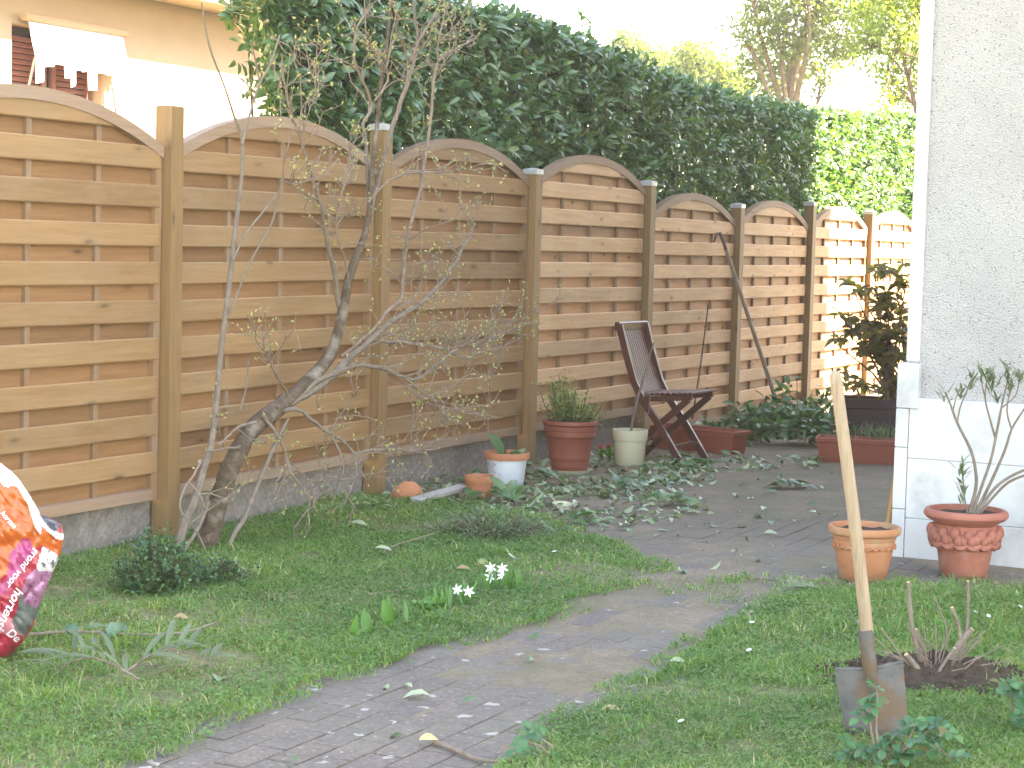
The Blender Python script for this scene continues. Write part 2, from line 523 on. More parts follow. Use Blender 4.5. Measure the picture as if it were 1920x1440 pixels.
MT['stucco'] = mottled('tan_stucco', (0.50, 0.375, 0.265), (0.55, 0.42, 0.30), 3, 0.9, 0.3, 60, kind='World')
MT['soffit'] = mottled('soffit_board', (0.48, 0.35, 0.24), (0.52, 0.39, 0.27), 3, 0.8, 0.2, 40)
MT['roof'] = mottled('roof_tile', (0.26, 0.12, 0.07), (0.4, 0.2, 0.12), 8, 0.9, 0.4, 30)
MT['shutter'] = mottled('red_brown_shutter', (0.30, 0.12, 0.095), (0.38, 0.165, 0.13), 6, 0.6, 0.1, 40)
MT['glass'] = mottled('window_glass', (0.02, 0.02, 0.024), (0.03, 0.03, 0.034), 3, 0.08, 0.0, 10, spec=0.6)
MT['awning'] = mottled('white_awning_cloth', (0.74, 0.74, 0.76), (0.8, 0.8, 0.8), 5, 0.8, 0.1, 40)

def nd_map(nt, v, lo, hi):
    n = nt.nodes.new('ShaderNodeMapRange'); nt.links.new(v, n.inputs[0]); n.inputs[1].default_value = lo; n.inputs[2].default_value = hi
    return n.outputs[0]

# paving: worn brick pavers with lichen spots
def paving(name, c0, c1, dirt, lichen=True, mossy=0.4):
    m, nt, bs = newmat(name)
    co = coords(nt, 'World', (1, 1, 1))
    oi = nt.nodes.new('ShaderNodeObjectInfo')
    col = ramp(nt, noisef(nt, co, 5.0, 5, 0.6), [(0.3, c0), (0.7, c1)])
    rv = ramp(nt, oi.outputs['Random'], [(0, (0.90, 0.90, 0.91)), (0.6, (1, 1, 1)), (0.95, (1.05, 1.01, 1.0)), (1, (1.2, 1.06, 1.02))])
    col = mixc(nt, 1.0, col, rv, 'MULTIPLY')
    fine = noisef(nt, co, 85, 3, 0.7)
    col = mixc(nt, 0.8, col, ramp(nt, noisef(nt, co, 34, 4, 0.75), [(0.30, (0.62,)*3), (0.5, (1.0,)*3), (0.70, (1.32,)*3)]), 'MULTIPLY')
    col = mixc(nt, 0.55, col, ramp(nt, fine, [(0.28, (0.35,)*3), (0.5, (0.9,)*3), (0.75, (1.3,)*3)]), 'MULTIPLY')
    dm = ramp(nt, noisef(nt, co, 1.7, 6, 0.7), [(0.42, (0,)*3), (0.66, (mossy,)*3)])
    col = mixc(nt, dm, col, dirt)
    if lichen:
        v = nd(nt, 'ShaderNodeTexVoronoi', Scale=11.0); v.inputs['Randomness'].default_value = 1.0
        wd = nd(nt, 'ShaderNodeTexNoise', Scale=22.0, Detail=3.0)
        nt.links.new(co, wd.inputs['Vector'])
        mw = mixc(nt, 0.06, co, wd.outputs['Color'], 'ADD')
        nt.links.new(mw, v.inputs['Vector'])
        sz = nd(nt, 'ShaderNodeSeparateColor'); nt.links.new(v.outputs['Color'], sz.inputs[0])
        th = nd(nt, 'ShaderNodeMath', operation='MULTIPLY_ADD'); nt.links.new(sz.outputs[0], th.inputs[0])
        th.inputs[1].default_value = 0.30; th.inputs[2].default_value = -0.06
        df = nd(nt, 'ShaderNodeMath', operation='SUBTRACT'); nt.links.new(th.outputs[0], df.inputs[0]); nt.links.new(v.outputs['Distance'], df.inputs[1])
        k = ramp(nt, df.outputs[0], [(0.0, (0,)*3), (0.03, (0.8,)*3)])
        col = mixc(nt, k, col, (0.37, 0.345, 0.32))
    if lichen:
        f2 = ramp(nt, noisef(nt, co, 48, 3, 0.6), [(0.60, (0,)*3), (0.68, (0.55,)*3)])
        col = mixc(nt, f2, col, (0.31, 0.285, 0.26))
        js = ramp(nt, noisef(nt, co, 3.1, 4, 0.7), [(0.50, (0,)*3), (0.70, (0.55,)*3)])
        col = mixc(nt, js, col, (0.13, 0.115, 0.095))
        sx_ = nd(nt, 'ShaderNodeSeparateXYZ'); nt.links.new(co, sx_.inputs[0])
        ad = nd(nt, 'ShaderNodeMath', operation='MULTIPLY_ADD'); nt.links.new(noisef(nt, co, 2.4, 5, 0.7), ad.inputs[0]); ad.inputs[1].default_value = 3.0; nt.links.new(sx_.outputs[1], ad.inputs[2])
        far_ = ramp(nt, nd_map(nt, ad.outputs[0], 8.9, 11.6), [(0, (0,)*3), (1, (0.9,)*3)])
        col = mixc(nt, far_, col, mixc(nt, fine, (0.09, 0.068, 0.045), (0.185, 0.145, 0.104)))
    nt.links.new(col, bs.inputs['Base Color'])
    bs.inputs['Roughness'].default_value = 0.92
    bump(nt, bs, fine, 0.7, 0.004)
    return m
MT['paver'] = paving('worn_paver', (0.118, 0.096, 0.084), (0.163, 0.135, 0.119), (0.15, 0.142, 0.10))
MT['patio'] = paving('dirty_paving', (0.155, 0.112, 0.076), (0.23, 0.175, 0.124), (0.10, 0.096, 0.048), False, 0.8)
m, nt, bs = newmat('lawn_soil')
co = coords(nt, 'World', (1, 1, 1))
c = ramp(nt, noisef(nt, co, 26, 6, 0.75), [(0.3, (0.08, 0.066, 0.04)), (0.5, (0.14, 0.15, 0.06)), (0.62, (0.22, 0.20, 0.105)), (0.75, (0.31, 0.26, 0.16))])
nt.links.new(c, bs.inputs['Base Color']); bs.inputs['Roughness'].default_value = 1
bump(nt, bs, noisef(nt, co, 70, 4), 1.0, 0.02)
MT['lawnsoil'] = m
MT['ground'] = mottled('far_ground', (0.07, 0.10, 0.03), (0.14, 0.15, 0.06), 0.6, 1.0, 0.6, 12, kind='World')

# ================================================================== GROUND
def sheet(name, x0, x1, y0, y1, step, zf, mat, keep=None):
    xs = np.arange(x0, x1 + step/2, step); ys = np.arange(y0, y1 + step/2, step)
    X, Y = np.meshgrid(xs, ys)
    Z = zf(X, Y)
    V = np.stack([X, Y, Z], -1).reshape(-1, 3)
    nx = len(xs)
    i, j = np.meshgrid(np.arange(len(xs)-1), np.arange(len(ys)-1))
    b = (j*nx + i).ravel()
    Q = np.stack([b, b+1, b+nx+1, b+nx], -1)
    if keep is not None:
        cx = (X[:-1, :-1] + step/2).ravel(); cy = (Y[:-1, :-1] + step/2).ravel()
        Q = Q[keep(cx, cy)]
    return link(name, fast_mesh(name, V, Q, None, None, mat, True))

def gzv(X, Y):
    s = np.clip((Y - 12.5) / 4.5, 0, 1)
    return -0.10 * s*s*(3 - 2*s)

def foff(X, Y):          # metres to the garden side of the fence
    return (X - P1[0])*N[0] + (Y - P1[1])*N[1]

far = MB(); far.add([(-500, -60, -.30), (500, -60, -.30), (500, 900, -.30), (-500, 900, -.30)], [(0, 1, 2, 3)])
tag(far.build('ground', MT['ground']), kind='structure')

LL = [(-900, 1700), (-190, 1610), (195, 1440), (318, 1393), (500, 1325), (628, 1275), (760, 1235), (850, 1206), (920, 1182), (1010, 1150),
      (1110, 1118), (1180, 1090), (1222, 1062), (1190, 1036), (1110, 1012), (1030, 985), (960, 962), (860, 948), (740, 930), (640, 930),
      (520, 950), (400, 975), (250, 1010), (0, 1060), (-500, 1190)]
RL = [(960, 1560), (1005, 1428), (1060, 1362), (1110, 1330), (1180, 1290), (1260, 1245), (1300, 1212), (1340, 1190), (1420, 1157),
      (1480, 1128), (1550, 1108), (1600, 1112), (1700, 1108), (1800, 1112), (1920, 1120), (2150, 1138), (2300, 1640), (930, 1640)]
LLw = [G(*p)[:2] for p in LL]; RLw = [G(*p)[:2] for p in RL]
def edge_noise(X, Y):
    return X + 0.025*wav(X*9, Y*9), Y + 0.025*wav(Y*11+3, X*8)
def on_left(X, Y):
    x, y = edge_noise(X, Y)
    return inpoly(x, y, LLw) & (foff(X, Y) > -0.12)
def on_right(X, Y):
    x, y = edge_noise(X, Y)
    return inpoly(x, y, RLw)

path = sheet('path', -5.5, 9, 3.2, 26, 0.0625, lambda X, Y: gzv(X, Y) + np.interp(Y, [6.0, 8.4, 10.4], [-.0024, .0002, .002]) + np.interp(Y, [8.5, 10.5], [.0008, .005])*wav(X*1.5, Y*1.5) + np.interp(Y, [8.5, 10.5], [.0022, .001])*wav(X*11, Y*11), MT['patio'],
             lambda x, y: foff(x, y) > -0.6)
tag(path, kind='structure')
lawnz = lambda X, Y: 0.012 + 0.012*wav(X*2.2, Y*2.2) + 0.006*wav(X*9, Y*9)
def edged(test):
    def f(X, Y):
        sh_ = X.shape; x, y = X.ravel(), Y.ravel()
        o = sum((~test(x + dx, y + dy)).astype(float) for dx, dy in ((.07, 0), (-.07, 0), (0, .07), (0, -.07), (.035, .035), (-.035, .035), (.035, -.035), (-.035, -.035)))/8
        return lawnz(X, Y) - (.030*np.clip(o*2.2, 0, 1)).reshape(sh_)
    return f
la = sheet('lawn', -4.2, 1.2, 3.6, 11.5, 0.04, edged(on_left), MT['lawnsoil'], on_left); tag(la, kind='structure')
lb = sheet('lawn', -0.2, 3.6, 3.6, 9.2, 0.04, edged(on_right), MT['lawnsoil'], on_right); tag(lb, kind='structure')

# pavers laid in running bond, rows along the garden
HC = np.array([1.818, 8.890, 0])        # corner of the house at the ground
hN, hT = HC @ N, HC @ T
cells = []
for a in range(-4, 62):
    for b in range(-6, 60):
        tt = 3.8 + b*0.204 + (a % 2)*0.102
        nn = -5.3 + a*0.104
        c = T*tt + N*nn
        if c[1] < 4.4 or c[1] > 10.4: continue
        px, py = proj((c[0], c[1], 0))
        if px < -120 or px > 2040 or py > 1540: continue
        if nn > hN - 0.12 and tt > hT - 0.12: continue
        if foff(c[0], c[1]) < 0.06: continue
        X = np.array([c[0]]); Y = np.array([c[1]])
        if on_left(X, Y)[0] or on_right(X, Y)[0]:
            # keep only pavers at the rim that grass half hides
            rim = False
            for dx, dy in ((.09, 0), (-.09, 0), (0, .09), (0, -.09)):
                x2, y2 = X+dx, Y+dy
                if not (on_left(x2, y2)[0] or on_right(x2, y2)[0]): rim = True
            if not rim: continue
        cells.append((np.linalg.norm(c - CPOS), c))
cells.sort(key=lambda q: q[0])
pv = []
for k in range(6):
    mb = MB()
    jl = 0.0011
    mb.box((-0.1+jl+random.uniform(0, .003), -0.05+jl, -0.05), (0.1-jl-random.uniform(0, .003), 0.05-jl, 0), bev=0.0)
    # worn top edge
    mb = MB()
    x0, x1, y0, y1 = -0.1+jl, 0.1-jl, -0.05+jl, 0.05-jl
    c = 0.0022
    q = [random.uniform(0, 0.003) for _ in range(4)]
    mb.add([(x0,y0,-.05),(x1,y0,-.05),(x1,y1,-.05),(x0,y1,-.05),
            (x0,y0,-c),(x1,y0,-c),(x1,y1,-c),(x0,y1,-c),
            (x0+c+q[0],y0+c+q[1],0),(x1-c-q[2],y0+c+q[0],0),(x1-c-q[1],y1-c-q[3],0),(x0+c+q[2],y1-c-q[2],0)],
           [(0,1,5,4),(1,2,6,5),(2,3,7,6),(3,0,4,7),(4,5,9,8),(5,6,10,9),(6,7,11,10),(7,4,8,11),(8,9,10,11)])
    pv.append(mb.mesh('paver', MT['paver']))
rest = MB()
for i, (d, c) in enumerate(cells):
    z = 0.003*float(wav(c[0]*2.3, c[1]*2.3)) + random.uniform(-.0025, .0025)
    me = pv[random.randrange(6)]
    rot = Matrix.Rotation(FROT + random.uniform(-.012, .012), 4, 'Z') @ Matrix.Rotation(random.uniform(-.008, .008), 4, 'X') @ Matrix.Rotation(random.uniform(-.006, .006), 4, 'Y')
    mw = Matrix.Translation((c[0], c[1], z)) @ rot
    if i < 300:
        o = link('paver', me, path)
        o.matrix_world = mw
    else:
        rest.add([mw @ v.co for v in me.vertices], [tuple(p.vertices) for p in me.polygons])
tag(rest.build('pavers', MT['paver'], path), kind='stuff')

# ================================================================== FENCE
FZ = 0.205           # panel underside
STEP = 0.19
PW = 0.09
pan_w = SP - 0.118
HE, RISE = 1.60, 0.195
fence = empty('garden_fence', tuple(P1), FROT)
tag(fence, 'tan wooden garden fence of arched woven slat panels between square posts', 'fence')
Rarc = (pan_w**2/4 + RISE**2) / (2*RISE)
def arch(u, top=HE+RISE):      # height of the arch at u from the middle of the panel
    return top - Rarc + math.sqrt(max(Rarc**2 - u*u, 0))
fw, ft = 0.045, 0.042        # frame member width, thickness
hw = pan_w/2
fr = MB()
fr.box((-hw, -ft/2, 0.0), (-hw+fw, ft/2, arch(hw)-0.01), 0)
fr.box((hw-fw, -ft/2, 0.0), (hw, ft/2, arch(hw)-0.01), 0)
fr.box((-hw+fw, -ft/2-.006, 0), (hw-fw, ft/2, 0.05), 1)
K = 20
vs, fs = [], []
for k in range(K+1):
    u = -hw - .004 + (2*hw+.008)*k/K
    z1 = arch(u); z0 = z1 - 0.055
    y = ft/2 + .008
    vs += [(u, -y, z0), (u, -y, z1), (u, y, z1), (u, y, z0)]
for k in range(K):
    b = k*4
    for j in range(4):
        j2 = (j+1) % 4
        fs.append((b+j, b+4+j, b+4+j2, b+j2))
fs += [(0, 1, 2, 3), tuple(K*4+i for i in (3, 2, 1, 0))]
fr.add(vs, fs, 1)
frame_me = fr.mesh('fence_panel', [MT['frame'], MT['rail']])
PITCHZ, SH = 0.1715, 0.102
def slat_mesh(z0, z1, th, bow, mat, inset):
    """horizontal slat, local origin at its lower middle; trimmed where it meets the arch"""
    a = hw - inset
    us = [-a + 2*a*k/14 for k in range(15)]
    tops = [min(z1, arch(u) - 0.03) for u in us]
    keep = [(u, t) for u, t in zip(us, tops) if t > z0 + 0.006]
    if len(keep) < 3: return None
    mb = MB(); vs, fs = [], []
    for u, t in keep:
        y = bow*math.cos(u/a*math.pi*2*1.5)
        r = min(0.006, (t-z0)*.3)
        vs += [(u, y-th/2+.004, 0), (u, y-th/2, r), (u, y-th/2, t-z0-r), (u, y-th/2+.004, t-z0), (u, y+th/2, t-z0), (u, y+th/2, 0)]
    n = len(keep)
    for k in range(n-1):
        for j in range(6):
            j2 = (j+1) % 6
            fs.append((k*6+j, (k+1)*6+j, (k+1)*6+j2, k*6+j2))
    fs += [tuple(range(5, -1, -1)), tuple(range((n-1)*6, n*6))]
    # faces wound so that the outside is outside
    mb.add(vs, [tuple(reversed(f)) for f in fs])
    return mb.mesh('slat', mat)
fronts, backs = [], []
z = 0.05 + 0.070
while z < HE + RISE - 0.06:
    me = slat_mesh(z, z+SH, 0.011, 0.003, MT['slat'], 0.02)
    if me: fronts.append((z, me))
    z += PITCHZ
z = 0.05 + 0.070 + SH - PITCHZ - 0.018
while z < HE + RISE - 0.04:
    zz = max(z, 0.045)
    me = slat_mesh(zz, z+PITCHZ-SH+0.040, 0.011, 0.0, MT['slat_back'], 0.012)
    if me: backs.append((zz, me))
    z += PITCHZ
def pale(lst, mat):
    out = []
    for z, me in lst:
        m2 = me.copy(); m2.materials.clear(); m2.materials.append(mat); out.append((z, m2))
    return out
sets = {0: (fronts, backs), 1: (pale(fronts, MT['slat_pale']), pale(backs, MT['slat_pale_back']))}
batt = {}
for u in (-0.25*pan_w*1.02, 0.0, 0.25*pan_w*1.02):
    mb = MB(); mb.box((-.016, -.009, 0.045), (.016, .009, arch(u)-0.05)); batt[u] = mb.mesh('batten', MT['frame'])
for k in range(-1, 9):
    zz = FZ - (STEP if k >= 3 else 0)
    p = link('fence_panel', frame_me, fence)
    cx = k*SP + SP/2
    p.location = (cx, 0.012, zz)
    p.rotation_euler = (random.uniform(-.004, .004), random.uniform(-.004, .004), random.uniform(-.003, .003))
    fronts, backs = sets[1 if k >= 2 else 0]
    if k <= 7:
        for z, me in fronts:
            s = link('slat', me, p); s.location = (0, -0.017 + random.uniform(-.001, .001), z + random.uniform(-.003, .003))
            s.rotation_euler = (random.uniform(-.02, .02), random.uniform(-.0022, .0022), 0)
        for z, me in backs:
            s = link('slat', me, p); s.location = (0, 0.014, z)
        for u, me in batt.items():
            s = link('batten', me, p); s.location = (u, -0.001, 0)
    else:
        q = MB()
        for z, me in fronts + backs:
            y = -0.017 if (z, me) in fronts else 0.014
            q.add([(v.co.x, v.co.y + y, v.co.z + z) for v in me.vertices], [tuple(f.vertices) for f in me.polygons])
        tag(q.build('slats', MT['slat'], p), kind='stuff')
tops = {1: (309, 192), 2: (707, 231), 3: (997, 316), 4: (1208, 338), 5: (1374, 381), 6: (1508, 377), 7: (1620, 394)}
for k in range(0, 9):
    if k+1 in tops:
        ztop = FPl(*tops[k+1], 0.02).z
    else:
        ztop = 1.85
    mb = MB(); mb.box((-PW/2, -PW/2, -0.25), (PW/2, PW/2, ztop-0.012), bev=0.006)
    p = mb.build('post', MT['post'], fence); p.location = (k*SP, -0.012, 0)
    mb = MB()
    c = PW/2 + 0.004
    mb.box((-c, -c, ztop-0.035), (c, c, ztop-0.004))
    mb.add([(-c, -c, ztop-.004), (c, -c, ztop-.004), (c, c, ztop-.004), (-c, c, ztop-.004), (0, 0, ztop+.008)], [(0,1,4),(1,2,4),(2,3,4),(3,0,4)])
    if k > 0:
        mb.build('post_cap', MT['cap'], p)

# low concrete wall under the panels
mb = MB()
nseg = 120
for (x0, x1, zt) in ((-4.5, 3*SP, FZ-0.012), (3*SP, 9*SP, FZ-STEP-0.012)):
    n_ = int((x1-x0)/0.08)
    xs = [x0 + (x1-x0)*i/n_ for i in range(n_+1)]
    zs = [-0.4 + (zt+0.4)*j/7 for j in range(8)]
    vs = [(x, 0.045 + 0.008*noise.noise((x*5, z*6, 1)) + 0.006*noise.noise((x*17, z*17, 4)), z) for z in zs for x in xs]
    m_ = len(xs)
    mb.add(vs, [(j*m_+i, j*m_+i+1, (j+1)*m_+i+1, (j+1)*m_+i) for j in range(7) for i in range(m_-1)])
    mb.add([(x0, .045, zt), (x1, .045, zt), (x1, .22, zt), (x0, .22, zt), (x0, .22, -.4), (x1, .22, -.4)], [(0, 1, 2, 3), (3, 2, 5, 4)])
    mb.add([(x1, .045, -.4), (x1, .22, -.4), (x1, .22, zt), (x1, .045, zt)], [(0, 1, 2, 3)])
lw = mb.build('low_wall', MT['concrete'])
lw.location = tuple(P1); lw.rotation_euler = (0, 0, FROT)
tag(lw, 'low rough grey concrete wall running along under the wooden fence', 'wall')

# ================================================================== HOUSE ON THE RIGHT (built in its own axes: x along the front, y along the garden)
house = empty('white_house', tuple(HC), -TH)
tag(house, 'white pebbledash house corner with smooth edge band and painted block plinth', 'house')
HL, HW, HH = 9.0, 12.0, 7.1
# far corner of the house throws the shade edge on the fence at photo x 1547
pb = np.array(FPl(1549, 560, 0))
HL = float((pb - HC) @ T) + abs((hN - P1 @ N)) * math.tan(SUN_PHI)
PZ = AY(1715, 745, 8.88).z
mb = MB()
mb.box((0.012, 0.012, PZ), (HW, HL, HH))
mb.build('wall', MT['render'], house)
mb = MB()
mb.box((0.0, 0.0, PZ + 0.16), (0.062, 0.07, HH-0.02), bev=0.01)
mb.build('corner_trim', MT['trim'], house)
h1 = AY(1715, 858, 8.88).z; h2 = AY(1715, 970, 8.88).z
rows = [(-0.2, h2), (h2, h1), (h1, PZ)]
for r, (za, zb_) in enumerate(rows):
    xs = [0.03, 0.95 + 0.3*(r % 2), 2.0, 3.3, 5.0, 8.0, HW]
    for i in range(len(xs)-1):
        mb = MB(); mb.box((xs[i]+.0007, -0.022, za+.0007), (xs[i+1]-.0007, 0.3, zb_-.0007), bev=0.0025)
        mb.build('plinth_block', MT['plinth'], house)
zq = [-0.2, h2+0.04, AY(1690, 838, 8.88).z, AY(1690, 765, 8.88).z, PZ+0.158]
for i in range(4):
    mb = MB(); wq = 0.028 if i < 3 else 0.07
    mb.box((-0.03, -0.03, zq[i]+.0012), (wq, 0.32, zq[i+1]-.0012), bev=0.003)
    mb.build('corner_block', MT['plinth'], house)
mb = MB(); mb.box((-0.024, 0.324, -0.2), (0.02, HL, PZ-.01)); mb.build('plinth', MT['plinth'], house)
# roof: a low hip with an overhang (above the frame, it shades the garden)
mb = MB(); o_ = 0.35
mb.add([(-o_, -o_, HH), (HW+o_, -o_, HH), (HW+o_, HL+.02, HH), (-o_, HL+.02, HH), (-o_, -o_, HH+.12), (HW+o_, -o_, HH+.12), (HW+o_, HL+.02, HH+.12), (-o_, HL+.02, HH+.12),
        (4, 4, HH+1.7), (HW-4, 4, HH+1.7), (HW-4, HL-2, HH+1.7), (4, HL-2, HH+1.7)],
       [(0,3,2,1),(0,1,5,4),(1,2,6,5),(2,3,7,6),(3,0,4,7),(4,5,9,8),(5,6,10,9),(6,7,11,10),(7,4,8,11),(8,9,10,11)])
mb.build('roof', MT['roof'], house)

# ================================================================== NEIGHBOUR'S HOUSE beyond the fence (fence axes)
ND = 5.0
nh = empty('neighbour_house', tuple(P1), FROT)
tag(nh, 'tan stucco house with white window awning behind the fence at upper left', 'house')
def nl(px, py, back=ND):
    p = np.array(FPl(px, py, -back)) - P1
    return float(p @ T), float(p[2])
xa, zsh = nl(0, 48); xb, zsh2 = nl(380, 122)
ztop = (zsh + zsh2)/2 + 0.45
x_end = nl(640, 100)[0]
X0 = -6.0
wl, zwt = nl(22, 50); wr, zwb = nl(190, 200)
zwb -= 0.55
mb = MB()
mb.box((X0, ND, -.3), (wl, ND+.25, ztop)); mb.box((wr, ND, -.3), (x_end, ND+.25, ztop))
mb.box((wl, ND, -.3), (wr, ND+.25, zwb)); mb.box((wl, ND, zwt+.03), (wr, ND+.25, ztop))
mb.box((x_end-.25, ND+.251, -.3), (x_end-.001, ND+8, ztop))
mb.build('wall', MT['stucco'], nh)
OV = 0.50
mb = MB(); mb.box((X0-.3, ND-OV, ztop+.002), (x_end+.25, ND+8, ztop+.04)); mb.build('soffit', MT['soffit'], nh)
mb = MB(); mb.box((X0-.3, ND-OV-.03, ztop-.01), (x_end+.25, ND-OV-.001, ztop+.16), bev=.004); mb.build('fascia', MT['awning'], nh)
rf = MB(); rf.add([(X0-.3, ND-OV-.08, ztop+.10), (x_end+.3, ND-OV-.08, ztop+.10), (x_end+.3, ND+4, ztop+1.9), (X0-.3, ND+4, ztop+1.9),
                   (X0-.3, ND-OV-.08, ztop+.17), (x_end+.3, ND-OV-.08, ztop+.17), (x_end+.3, ND+4, ztop+1.98), (X0-.3, ND+4, ztop+1.98)],
                  [(0,3,2,1),(4,5,6,7),(0,1,5,4),(1,2,6,5),(2,3,7,6),(3,0,4,7)])
rf.build('roof', MT['roof'], nh)
# window: frame, glass and louvred shutters folded in the reveal
wi = MB()
fwid = 0.05
wi.box((wl+.001, ND+.13, zwb), (wl+fwid, ND+.19, zwt+.03)); wi.box((wr-fwid, ND+.13, zwb), (wr-.001, ND+.19, zwt+.03))
wi.box((wl+fwid, ND+.13, zwb), (wr-fwid, ND+.19, zwb+fwid))
window = wi.build('window', MT['shutter'], nh)
mb = MB(); mb.box((wl+fwid, ND+.165, zwb+fwid), (wr-fwid, ND+.175, zwt+.03)); mb.build('pane', MT['glass'], window)
wsp = wr - wl
for (a, b) in ((wl+.03, wl+wsp*.47), (wl+wsp*.53, wr-.03)):
    mb = MB()
    mb.box((a, ND+.09, zwb+.02), (a+.05, ND+.125, zwt)); mb.box((b-.05, ND+.09, zwb+.02), (b, ND+.125, zwt))
    z = zwb+.06
    while z < zwt-.04:
        mb.add([(a+.05, ND+.095, z), (b-.05, ND+.095, z), (b-.05, ND+.12, z+.035), (a+.05, ND+.12, z+.035),
                (a+.05, ND+.099, z-.006), (b-.05, ND+.099, z-.006), (b-.05, ND+.124, z+.029), (a+.05, ND+.124, z+.029)],
               [(0,1,2,3),(4,7,6,5),(0,4,5,1),(1,5,6,2),(2,6,7,3),(3,7,4,0)])
        z += 0.045
    mb.build('shutter', MT['shutter'], nh)
mb = MB(); mb.box((wl-.06, ND-.06, zwb-.06), (wr+.06, ND+.12, zwb-.001), bev=.006); mb.build('window_sill', MT['trim'], nh)
# awning: cloth on two arms with a torn fringe
ax0, az1 = nl(44, 50); ax1, _ = nl(222, 80)
az1 = zwt + 0.06
aw_out, aw_drop = 0.07, 0.27
mb = MB()
K = 16; vs, fs = [], []
for i in range(K+1):
    for j in range(7):
        t = j/6
        x = ax0 + (ax1-ax0)*i/K
        vs.append((x, ND-.05-aw_out*t, az1 - aw_drop*t - 0.02*math.sin(t*3.1)*(1+.4*math.sin(i*1.3))))
for i in range(K):
    for j in range(6):
        fs.append((i*7+j, i*7+j+1, (i+1)*7+j+1, (i+1)*7+j))
n0 = len(vs)
mb.add(vs + [(v[0], v[1], v[2]+.008) for v in vs], fs + [tuple(n0+i for i in reversed(f)) for f in fs])
aw = mb.build('awning', MT['awning'], nh, True)
zf = az1 - aw_drop
yf = ND-.05-aw_out
k = 0; x = ax0
while x < ax1 - .03:
    wd = random.uniform(.05, .13); ln = random.choice([.05, .07, .08, .09, .15, .22])
    mb = MB(); mb.add([(x, yf, zf+.01), (min(x+wd, ax1), yf, zf+.01), (min(x+wd*.95, ax1), yf-.006, zf-ln*random.uniform(.8, 1)), (x+.006, yf-.006, zf-ln),
                       (x, yf+.004, zf+.01), (min(x+wd, ax1), yf+.004, zf+.01), (min(x+wd*.95, ax1), yf-.002, zf-ln*.9), (x+.006, yf-.002, zf-ln)],
                      [(0,3,2,1),(4,5,6,7),(0,1,5,4),(1,2,6,5),(2,3,7,6),(3,0,4,7)])
    mb.build('fringe', MT['awning'], aw); x += wd
for xx in (ax0+.02, ax1-.02):
    mb = MB(); mb.tube([(xx, ND-.01, az1-.62), (xx, yf+.02, zf-.02)], .011, 6); mb.tube([(xx, ND-.03, az1+.02), (xx, yf, zf)], .012, 6)
    mb.build('awning_arm', MT['cap'], aw)
mb = MB(); mb.tube([(ax0-.06, ND-.05, az1+.03), (ax1+.04, ND-.05, az1+.03)], .035, 10); mb.build('awning_roller', MT['soffit'], aw)

# ================================================================== LAUREL HEDGE (fence axes)
hedge = empty('laurel_hedge', tuple(P1), FROT)
tag(hedge, 'tall dense glossy green laurel hedge rising behind the fence', 'hedge')
HB0, HB1 = 0.14, 1.2
def hz_at(px, py):
    p = np.array(FPl(px, py, -0.5)) - P1
    return float(p @ T), float(p[2])
prof = [hz_at(*p) for p in ((560, -60), (760, -25), (900, 12), (1050, 68), (1200, 130), (1330, 165), (1450, 188), (1510, 196), (1600, 200), (1690, 208))]
HX = np.array([p[0] for p in prof]); HZ = np.array([p[1] for p in prof]) - .10
hx0 = hz_at(395, 120)[0]
HXE = 19.5
def htop(x):
    return np.interp(x, HX, HZ)
def hleft(z):       # left end leans: wider at the top
    return hx0 + np.interp(z, [1.5, 1.9, 2.5, 3.2], [0.46, 0.24, 0.06, -0.06])
def hedge_leaves(nsh, xlo, xhi, face, seed):
    r = np.random.default_rng(seed)
    x = r.uniform(xlo, xhi, nsh)
    zt = htop(x)
    zlow = np.where(x < 6.5, 1.42, 1.2)
    u = r.uniform(0, 1, nsh)
    z = zlow + (zt - zlow)*u
    kind = r.uniform(0, 1, nsh)
    y = HB0 + np.abs(r.normal(0, 0.16, nsh))
    top = kind > 0.80
    z = np.where(top, zt - np.abs(r.normal(0, .10, nsh)), z)
    y = np.where(top, r.uniform(HB0, HB1, nsh), y)
    mid = (kind < 0.10); y = np.where(mid, r.uniform(HB0, HB1, nsh), y)
    y = y + 0.07*wav(x*1.3, z*1.9) + 0.04*wav(x*3.7, z*4.1)
    ok = x > hleft(z) + 1.15*np.clip(y - HB0 - .1, 0, 2) + 0.06*wav(z*5, x*2)
    # thin bottom near the left: light shows through
    thin = (z < 1.95 - 0.15*(x-2)) & (r.uniform(0, 1, nsh) < 0.35)
    ok &= ~thin
    x, y, z, top = x[ok], y[ok], z[ok], top[ok]
    n = len(x)
    ax = unit(np.stack([r.normal(0, .45, n), -0.75 + r.normal(0, .35, n), 0.55 + r.normal(0, .4, n)], -1))
    ax[top] = unit(np.stack([r.normal(0, .45, top.sum()), -0.25 + r.normal(0, .4, top.sum()), 1 + 0*x[top]], -1))
    P, D, Nn = [], [], []
    for k in range(7):
        a = r.uniform(0, 6.283, n)
        rd = unit(np.cross(ax, r.normal(size=(n, 3))))
        spread = r.uniform(0.55, 1.25, n)[:, None]
        d = unit(ax + rd*spread + np.array([0, 0, -0.18]))
        P.append(np.stack([x, y, z], -1) + ax*(k-3)*0.018 + rd*0.01)
        D.append(d)
        Nn.append(unit(ax*0.7 + np.array([0, -0.85, 0.65]) + r.normal(0, .33, (n, 3))))
    P, D, Nn = np.concatenate(P), np.concatenate(D), np.concatenate(Nn)
    n = len(P)
    return P, D, Nn, r.uniform(.05, .105, n)*np.interp(P[:, 0], [2, 7], [1.08, .85]), r.uniform(.026, .045, n)*np.interp(P[:, 0], [2, 7], [1.08, .85]), np.clip(r.beta(2, 2.6, n), 0, 1)
Pl, Dl, Nl, Ll, Wl, Rl = hedge_leaves(22000, hx0-.4, HXE, 0, 5)
